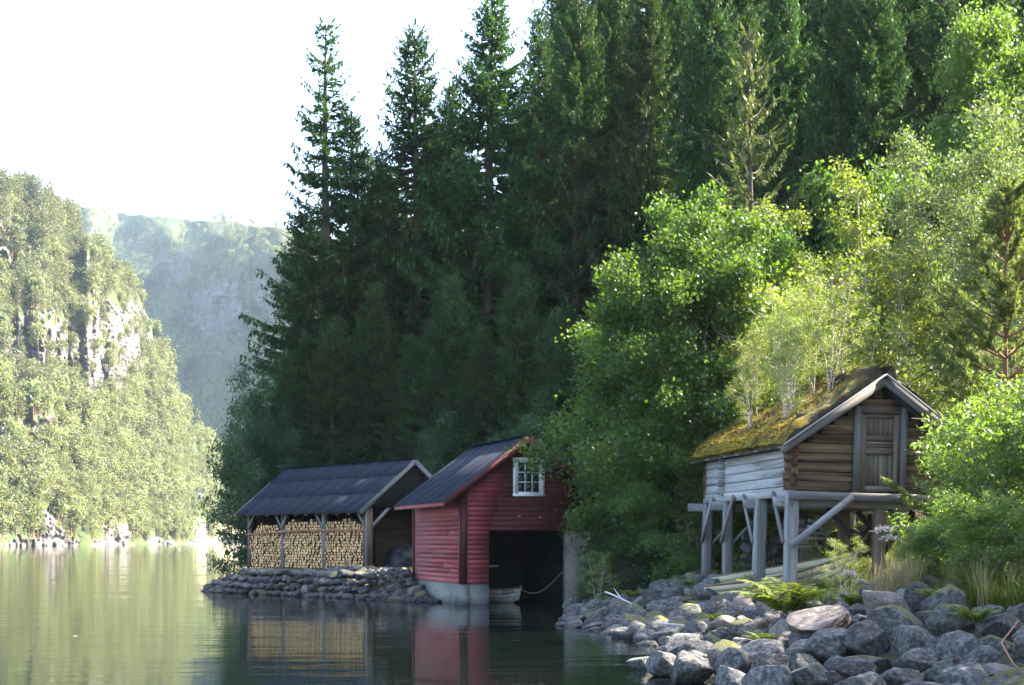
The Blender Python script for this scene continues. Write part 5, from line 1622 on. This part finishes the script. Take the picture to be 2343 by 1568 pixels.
# the stony bank from the near corner to the boathouse
bank = thing("stone_bank", "bank of piled grey stones between the water and the storehouse", "stone bank", (3, 26, 0))
cand = []
while len(cand) < 6000:
    x, y = rr.uniform(-.5, 12), rr.uniform(12.5, 42)
    cand.append((x, y))
cx_, cy_ = np.array(cand).T
sd_ = sdist(cx_, cy_)
vis = (cx_ / cy_ * FPX + CX < 2420)
cand = [(x, y, s) for x, y, s, v in zip(cx_, cy_, sd_, vis) if v and (-.12 if y < 24.5 else -.25) < s < (4.6 if y < 24 else 4.4 if y < 31 else 3.3)]
PA = np.zeros((6000, 3)); NP = len(TAKEN); PA[:NP] = TAKEN
made = []
for rad_hi, rad_lo in ((.42, .30), (.27, .16), (.15, .10), (.10, .06)):
    for (x, y, s) in cand:
        near = y < 24.5
        r = rr.uniform(rad_lo, rad_hi) * (1.0 if near else .82)
        if near is False and r > .30:
            continue
        if rad_hi < .13 and y > 30:
            continue
        if (((PA[:NP, 0] - x) ** 2 + (PA[:NP, 1] - y) ** 2) > ((PA[:NP, 2] + r) * .78) ** 2).all():
            PA[NP] = (x, y, r); NP += 1; made.append((x, y, s, r))
made.sort(key=lambda q: -q[3] / q[1])
extra = []
for n_, (x, y, s, r) in enumerate(made):
    z = gz(x, y) + r * .22
    kind = rr.choices(['rock', 'rock_moss', 'rock_warm'], [5, 3, 1.6])[0]
    if s < .4:
        kind = 'rock'
    sx, sy, sz = r * rr.uniform(.95, 1.35), r * rr.uniform(.8, 1.1), r * rr.uniform(.62, .95)
    me = (BIG if r / y > .012 else SMALL)[kind]
    if n_ < 300:
        stone_at("stone", (x, y, z), sx, sy, sz, me[rr.randrange(len(me))], bank)
    else:
        extra.append((x, y, z, r))


def joined_stones(name, items, parent, mats=('rock', 'rock_moss', 'rock_warm')):
    VV, FF, MI, nb = [], [], [], 0
    src = [(np.array([v.co[:] for v in SMALL[m][i].vertices]), k) for k, m in enumerate(mats) for i in range(3)]
    tri = ICO2[1]
    for (x, y, z, r) in items:
        V, k = src[rr.choices(range(len(src)), [4, 4, 4, 1, 1, 1, 1, 1, 1][:len(src)])[0]]
        Rm = np.array(Matrix.Rotation(rr.uniform(0, 6.28), 3, 'Z') @ Matrix.Rotation(rr.gauss(0, .4), 3, 'X'))
        VV.append((V * np.array([r * rr.uniform(.9, 1.4), r * rr.uniform(.8, 1.1), r * rr.uniform(.6, .95)])) @ Rm.T + np.array([x, y, z]))
        FF.append(tri + nb); MI += [k] * len(tri); nb += len(V)
    o = obj(name, mesh(name, np.concatenate(VV), np.concatenate(FF), [M[m] for m in mats], smooth=True, midx=MI), None, parent)
    o["kind"] = "stuff"
    return o


if extra:
    joined_stones("stones", extra, bank)

# dry stone wall of the woodshed's point, laid in courses along the water
wallroot = thing("stone_wall", "dry stone wall of flat grey stones below the woodshed", "stone wall", (-8, 50.3, 0))
line = [Vector((*p, 0)) for p in [(-4.6, 46.75), (-5, 47.2), (-7.5, 49.5), (-9.4, 51.7), (-10.4, 52.9), (-11.1, 53.8), (-11.35, 55.0), (-10.9, 57.2), (-10.7, 58.3)]]
cum = [0]
for a, b in zip(line, line[1:]):
    cum.append(cum[-1] + (b - a).length)


def along(s):
    s = max(0, min(cum[-1] - 1e-4, s))
    for i in range(len(line) - 1):
        if s <= cum[i + 1]:
            t = (line[i + 1] - line[i]).normalized()
            return line[i] + t * (s - cum[i]), t
    return line[-1], t


for row in range(4):
    s = rr.uniform(0, .3)
    while s < cum[-1]:
        w = rr.uniform(.24, .52)
        p, t = along(s + w / 2)
        nrm = Vector((t.y, -t.x, 0))                 # inland
        hmax = .90 * min(1, max(0, (p.x + 11.8) / 2.5)) + .12
        zc = .06 + row * .235 + rr.uniform(-.04, .04)
        if zc < hmax:
            q = p + nrm * (-.05 + row * .11 + rr.uniform(-.06, .06))
            kind = rr.choices(['rock', 'rock_moss', 'rock_warm'], [6, 1, 1.6])[0]
            stone_at("stone", (q.x, q.y, zc), w * .56, rr.uniform(.2, .3), rr.uniform(.12, .165), SMALL[kind][rr.randrange(8)], wallroot, tilt=.10, rz=math.atan2(t.y, t.x) + rr.gauss(0, .15))
        s += w * rr.uniform(.92, 1.05)
# outermost stones of the point
for q in range(22):
    p, t = along(cum[-1] - rr.uniform(1.6, 5.8))
    nrm = Vector((t.y, -t.x, 0))
    p = p + nrm * rr.uniform(-.35, .3)
    stone_at("stone", (p.x, p.y, rr.uniform(-.02, .14)), rr.uniform(.2, .42), rr.uniform(.18, .3), rr.uniform(.12, .2), SMALL['rock'][rr.randrange(8)], wallroot, tilt=.15)

# rubble heap between the wall and the boathouse
heap = thing("rubble_heap", "heap of small broken stones spilling into the water beside the boathouse", "rubble", (-3.6, 46.2, 0))
items = []
tries = 0
while len(items) < 420 and tries < 9000:
    tries += 1
    x, y = rr.uniform(-6.4, -1.9), rr.uniform(44.3, 50.2)
    s = float(sdist(np.array([x]), np.array([y]))[0])
    if not (-.55 < s < 2.6) or (BH.M.inverted() @ Vector((x, y, 0))).x > -.12 or (x < -5 and s < .6):
        continue
    r = rr.uniform(.09, .24) * (1.1 if s < .5 else .8)
    if all((x - a) ** 2 + (y - b) ** 2 > ((r + q) * .62) ** 2 for a, b, _, q in items):
        items.append((x, y, max(-.06, gz(x, y) * .95) + r * .35, r))
items.sort(key=lambda q: -q[3])
for (x, y, z, r) in items[:260]:
    kind = rr.choices(['rock', 'rock_moss', 'rock_warm'], [6, .6, 1.2])[0]
    stone_at("stone", (x, y, z), r * 1.15, r * .9, r * .75, SMALL[kind][rr.randrange(8)], heap)
if items[260:]:
    joined_stones("stones", items[260:], heap)

# old stone foundation behind the storehouse
fnd = thing("stone_wall", "low dark stone wall behind the posts under the storehouse", "stone wall", ST(1.5, 5.6, 1))
for row in range(5):
    u = .6
    while u < 3.9:
        w = rr.uniform(.25, .5)
        p = ST(u + w / 2, 4.9 + rr.uniform(-.06, .06), 0)
        stone_at("stone", (p.x, p.y, gz(p.x, p.y) + .12 + row * .24), w * .55, .24, .15, SMALL[rr.choice(['rock', 'rock_moss'])][rr.randrange(8)], fnd, tilt=.12, rz=R(10))
        u += w
# footing stones under the front posts
for (u, l, z, r, lab) in [(0, 0, .60, .40, "wide footing rock under the front corner post"), (0, 1.95, .48, .27, "footing stone under the second front post"), (0, 4.35, .60, .26, "footing stone under the leaning post")]:
    p = ST(u, l, z)
    tag(stone_at("footing_stone", p, r * (1.5 if l == 0 else 1), r, .2, BIG['rock'][rr.randrange(6)], tilt=.05, rz=.2), lab, "stone")


# ------------------------------------------------------------------ grass, ferns, flowers
def tuft_mesh(seed, n, h, spread, mat, w=.012, bend=.5):
    g = np.random.default_rng(seed)
    a = g.uniform(0, 6.283, n); r0 = g.uniform(0, spread, n)
    b = np.stack([r0 * np.cos(a), r0 * np.sin(a), np.zeros(n)], -1)
    out = np.stack([np.cos(a), np.sin(a), np.zeros(n)], -1) * g.uniform(.05, bend, (n, 1)) + g.normal(0, .12, (n, 3)) * np.array([1, 1, 0])
    H = h * g.uniform(.5, 1.1, n)[:, None]
    up = np.array([0, 0, 1.0])
    m = b + (out * .35 + up * .62) * H; tip = b + (out * 1.0 + up * (1 - .35 * np.linalg.norm(out, axis=1, keepdims=True))) * H
    s = unit(np.cross(out + 1e-3, up)) * w
    V = np.stack([b - s, b + s, m + s * .8, m - s * .8, tip], 1).reshape(-1, 3)
    i = np.arange(n)[:, None] * 5
    return mesh("tuft", V, [i + np.array([[0, 1, 2, 3]]), i + np.array([[3, 2, 4]])], mat)


def fern_mesh(seed, nf, L):
    g = np.random.default_rng(seed)
    C, D, S, LL, WW, paths = [], [], [], [], [], []
    for f in range(nf):
        a = f * 2.4 + g.normal(0, .2); el = g.uniform(.75, 1.25)
        l = L * g.uniform(.7, 1.1)
        t = np.linspace(0, 1, 8)
        dh = np.array([math.cos(a), math.sin(a), 0])
        pts = dh * (l * (math.cos(el) * t + .25 * t ** 2))[:, None] + np.array([0, 0, 1.0]) * (l * (math.sin(el) * t - .42 * t ** 2.2))[:, None]
        paths.append((pts, np.linspace(.006, .002, 8)))
        k = 26
        tt = np.linspace(.12, 1, k)
        c = np.stack([np.interp(tt, t, pts[:, i]) for i in range(3)], -1)
        sv = np.array([-math.sin(a), math.cos(a), 0])
        for sg in (-1, 1):
            C.append(c); D.append(unit(sv * sg + dh * .35 + np.array([0, 0, -.12]) + g.normal(0, .08, (k, 3))))
            LL.append(.26 * l * np.sin(np.pi * (.12 + .86 * tt)) ** .8 + .01); WW.append(np.full(k, .038))
            S.append(np.repeat((dh + np.array([0, 0, .3]))[None], k, 0))
    V, F = kites(np.concatenate(C), np.concatenate(D), unit(np.concatenate(S)), np.concatenate(LL), np.concatenate(WW))
    tv, tf = tubes(paths, 4)
    return mesh("stalks", tv, tf, M['fern']), mesh("fronds", V, F, M['fern'])


def umbel_meshes(seed, h):
    g = np.random.default_rng(seed)
    paths, C = [], []
    main = np.array([[0, 0, 0], [.03, .01, h * .5], [.05, .0, h]])
    paths.append((main, np.array([.009, .007, .005])))
    for q in range(11):
        a = q * 2.4; e = np.array([.05 + math.cos(a) * .12 * math.sqrt(q / 11), math.sin(a) * .12 * math.sqrt(q / 11), h + .10 - .05 * q / 11])
        paths.append((np.array([main[-1], e]), np.array([.003, .002])))
        C.append(e + g.normal(0, 1, (34, 3)) * np.array([.028, .028, .012]))
    c = np.concatenate(C); n = len(c)
    d = unit(g.normal(size=(n, 3)) * np.array([1, 1, .4])); s = unit(np.cross(d, np.array([0, 0, 1.0]) + g.normal(0, .3, (n, 3))))
    V, F = kites(c, d, s, .026, .022)
    tv, tf = tubes(paths, 5)
    return mesh("stalk", tv, tf, M['grass']), mesh("flower_head", V, F, M['umbel'])


TUFTS = [tuft_mesh(1, 90, .32, .16, M['grass'], .006, .8), tuft_mesh(2, 80, .45, .18, M['grass'], .006, .9), tuft_mesh(3, 70, .22, .2, M['grass'], .008, 1.0), tuft_mesh(4, 34, .75, .10, M['drygrass'], .007, .35)]
g = np.random.default_rng(77)


def sow(n, x0, x1, y0, y1, cond):
    x = g.uniform(x0, x1, n); y = g.uniform(y0, y1, n)
    s = sdist(x, y)
    ok = cond(x, y, s)
    x, y = x[ok], y[ok]
    return np.stack([x, y, ground(x, y) - .02], -1)


near = sow(9000, 3.5, 13, 17.5, 32, lambda x, y, s: (s > 2.7 + .3 * np.sin(x * 3)) & (x > 5.1 - .0 * y) & ~((x < 6.2) & (y > 28)) & (x / y < .385) & ((x / y > .245) | (g.uniform(0, 1, x.shape) < .12)) & (s > 3.9))
mid = sow(2600, 3.5, 13, 28, 46, lambda x, y, s: s > 3.4)
shed = sow(700, -7, 1.5, 47.3, 58, lambda x, y, s: (s > 1.6))
allp = np.concatenate([near, mid, shed])
var = np.r_[g.choice(4, len(near), p=[.36, .32, .28, .04]), g.choice(3, len(mid)), g.choice(3, len(shed))]
gr = scatter("grass", allp, g.uniform(0, 6.28, len(allp)), np.r_[g.uniform(.5, 1.25, len(near)), g.uniform(.6, 1.3, len(mid)), g.uniform(.25, .5, len(shed))], var, TUFTS)
tag(gr, "sunny rough grass on the bank and around the buildings", "grass", kind="stuff")
# tall dry grass by the boulders' top
for q, (px, Y, s, lb) in enumerate([(2040, 22.3, 1.15, "tuft of tall straw-coloured grass above the flat-topped pinkish boulder"), (2075, 22.6, 1.2, "leaning straw-coloured grass tuft below the storehouse beam"), (2010, 22.0, .9, "short straw-coloured grass tuft nearest the storehouse boat")]):
    x = PX(px, Y)
    tag(obj("grass_tuft", tuft_mesh(80 + q, 120, .85, .16, M['drygrass'], .007, .5), Matrix.LocRotScale(Vector((x, Y, gz(x, Y) - .02)), None, Vector((s, s, s)))), lb, "grass")
FERN = [fern_mesh(5, 18, .85), fern_mesh(6, 14, .7)]
for (px, Y, s, lb, v) in [(1795, 23.6, 1.25, "bright yellow-green fern on the stony bank below the storehouse corner post", 0), (1840, 24.4, .8, "smaller fern just behind the bright bank fern", 1),
                          (2010, 24.2, .9, "fern beside the bow of the pale rowing boat", 1), (2260, 20.9, .9, "fern drooping over the big moss-capped boulder", 0),
                          (1960, 23.5, .7, "small fern under the bow of the pale rowing boat", 0)]:
    x = PX(px, Y)
    plant("fern", lb, "fern", FERN[v], x, Y, s, rr.uniform(0, 6), parts=("stalks", "fronds"), z=gz(x, Y) + (.30 if px < 1850 else .05))
for q, (px, Y, dz, s, lb) in enumerate([(1900, 22.6, .1, .5, "tiny fern behind the long low slab"), (2140, 20.2, .25, .55, "small fern in the cleft above the smooth grey boulder"),
                                        (1640, 27.5, .12, .45, "tiny fern among the stones below the storehouse posts"), (1450, 36.0, .15, .7, "fern at the alder's foot on the stones"),
                                        (2230, 18.6, .25, .5, "small fern between the speckled and the bluish boulder"), (1575, 33.5, .15, .5, "tiny fern behind the mossy boulder by the posts"),
                                        (1745, 21.8, .2, .45, "tiny fern in the bank just under the bright fern")]):
    x = PX(px, Y)
    plant("fern", lb, "fern", FERN[q % 2], x, Y, s, rr.uniform(0, 6), parts=("stalks", "fronds"), z=gz(x, Y) + dz)
UMB = [umbel_meshes(3, .95), umbel_meshes(4, .6)]
for (px, Y, s, lb, v) in [(2022, 23.4, 1.25, "tall pinkish-white flower head before the storehouse floor beam", 0), (2040, 23.2, 1.1, "pinkish-white flower head beside the tallest one", 0),
                          (1948, 23.8, 1.0, "flower head in front of the rowing boat's stem", 1), (1925, 23.2, .7, "low flower head on the bank under the rowing boat", 1), (1965, 23.6, .8, "low flower head between boat stem and straw grass", 1)]:
    x = PX(px, Y)
    plant("flower", lb, "flower", UMB[v], x, Y, s, rr.uniform(0, 6), parts=("stalk", "flower_head"))
# low shrubs and shoots near the posts
for (px, Y, top, w, lb) in [(1945, 26.5, 1235, 1.2, "leafy shoot in front of the pale rowing boat"), (1870, 34.8, 1240, 1.6, "low leafy shrub behind the front corner post"),
                            (1690, 36.5, 1270, 1.8, "low shrub between the storehouse posts"), (1360, 39.5, 1265, 1.5, "small shrub at the foot of the boathouse pier"),
                            (1590, 38.5, 1180, 1.6, "dark shrub behind the rear storehouse posts"), (2210, 26.5, 1130, 1.5, "green shrub under the storehouse beam beside the willow")]:
    broad_at(px, Y, top, SAP if px != 2210 else WIL, 5.0 if px != 2210 else 3.4, "shrub", lb, "shrub", wide=w)
# added bushes out of view, put there to keep the near boulders in shade
for (x, y, s) in [(10.6, 18.0, 1.15), (11.6, 20.4, 1.2), (10.8, 15.0, 1.1), (9.2, 14.6, .8)]:
    plant("willow_bush", "added leafy bush out of view, shading the near bank", "bush", BUSH, x, y, s, rr.uniform(0, 6), "added bushes out of view")

# driftwood
for (pts, lb) in [(([1385, 1360, 34.5], [1420, 1375, 33.6], [1455, 1393, 32.8]), "bare forked driftwood stick on the stones by the boathouse"),
                  (([1512, 1434, 27.2], [1550, 1437, 27.0], [1575, 1438, 26.9]), "short pale branch lying on the wet stones")]:
    p3 = np.array([list(P(*q)) for q in pts]); p3[:, 2] += .06
    ps = [(p3, np.array([.022, .02, .01]))]
    if "forked" in lb:
        ps.append((np.array([p3[1], list(P(1404, 1352, 34.0) + Vector((0, 0, .06)))]), np.array([.016, .007])))
    tv, tf = tubes(ps, 6)
    tag(obj("driftwood", mesh("driftwood", tv, tf, M['stick'], smooth=True)), lb, "driftwood")
p3 = np.array([list(P(2330, 1420, 17.5)), list(P(2290, 1470, 17.2)), list(P(2318, 1520, 17.0)), list(P(2342, 1540, 17.0))])
tv, tf = tubes([(p3, np.array([.012, .012, .011, .009]))], 6)
tag(obj("dry_stem", mesh("dry_stem", tv, tf, M['rail'], smooth=True)), "bent reddish dry stem over the stones at the picture edge", "stem")

# ------------------------------------------------------------------ small things on and across the lake
def cabin():
    base = P(427, 1146, 800)
    c = Vector(SPV[np.argmin(np.abs(SPV[:SPF, :, 0] - base.x) + np.abs(SPV[:SPF, :, 1] - base.y) * .3 + np.abs(SPV[:SPF, :, 2] - base.z) * 3) // SPV.shape[1],
               np.argmin(np.abs(SPV[:SPF, :, 0] - base.x) + np.abs(SPV[:SPF, :, 1] - base.y) * .3 + np.abs(SPV[:SPF, :, 2] - base.z) * 3) % SPV.shape[1]]) + Vector((0, -6, 1.5))
    root = thing("cabin", "tiny pale cabin in a clearing across the lake", "cabin", c)
    F = Frame(c, R(15))
    beam("wall", F(0, 2, 1.2), F(6.5, 2, 1.2), 4, 3.2, M['silver'], root)
    for s in (0, 1):
        nu = (F.z + F.d * (-.6 if s == 0 else .6)).normalized()
        beam("roof", F(3.25, -.4 if s == 0 else 4.4, 2.75), F(3.25, 2, 4.2), 7.3, .15, M['felt'], root, up=nu)
    for u in (1.5, 4.4):
        beam("window", F(u, -.03, 1.4), F(u + .9, -.03, 1.4), .06, 1.0, M['glass'], root)


cabin()


def bird(x, y, s, label):
    Yd = FPX * EYE / (y - HZ)
    c = P(x, y, Yd); c.z = 0
    u, v = np.meshgrid(np.linspace(0, 2 * np.pi, 12, endpoint=False), np.linspace(0, 1, 9))
    r = np.sin(np.pi * np.clip(v, .02, .98)) ** .7
    V = np.stack([(v - .5) * .42, np.cos(u) * r * .075, np.sin(u) * r * .065 + .04 + .05 * (np.abs(v - .5) * 2) ** 3], -1).reshape(-1, 3)
    i, j = np.meshgrid(np.arange(8), np.arange(12), indexing='ij')
    Q = np.stack([i * 12 + j, i * 12 + (j + 1) % 12, (i + 1) * 12 + (j + 1) % 12, (i + 1) * 12 + j], -1).reshape(-1, 4)
    e = thing("gull", label, "bird", c)
    m0 = Matrix.Translation(c) @ Matrix.Scale(s, 4)
    obj("body", mesh("body", V, Q, M['gull'], smooth=True), m0, e)
    hv = ICO2[0] * np.array([.055, .04, .042]) + np.array([.2, 0, .16])
    obj("head", mesh("head", hv, ICO2[1], M['gull'], smooth=True), m0, e)


bird(410, 1258, 1.5, "small white bird swimming far out on the lake")
c = P(176, 1457, FPX * EYE / 220); c.z = .012
tag(obj("leaf", mesh("leaf", [(-.09, 0, .012), (-.02, .03, 0), (.03, .028, .004), (.09, 0, .02), (.03, -.028, .004), (-.02, -.03, 0)], [np.array([[0, 1, 5]]), np.array([[1, 2, 4, 5]]), np.array([[2, 3, 4]])], M['stick']), Matrix.Translation(c)), "pale dead leaf floating on the open water", "leaf")
# ------------------------------------------------------------------ haze over the lake
hz = obj("haze", mesh("haze", [(x, y, z) for x in (-2700, 2700) for y in (-100, 2800) for z in (-4, 640)], BOXF))
hm = bpy.data.materials.new("haze"); hm.use_nodes = True
hn = hm.node_tree; hn.nodes.remove(hn.nodes["Principled BSDF"])
pv = hn.nodes.new("ShaderNodeVolumePrincipled")
pv.inputs["Color"].default_value = (.62, .80, 1, 1); pv.inputs["Density"].default_value = .00006; pv.inputs["Anisotropy"].default_value = .2
hn.links.new(pv.outputs[0], hn.nodes["Material Output"].inputs["Volume"])
hz.data.materials.append(hm)
tag(hz, "thin bright summer haze over the lake", "haze", kind="stuff")
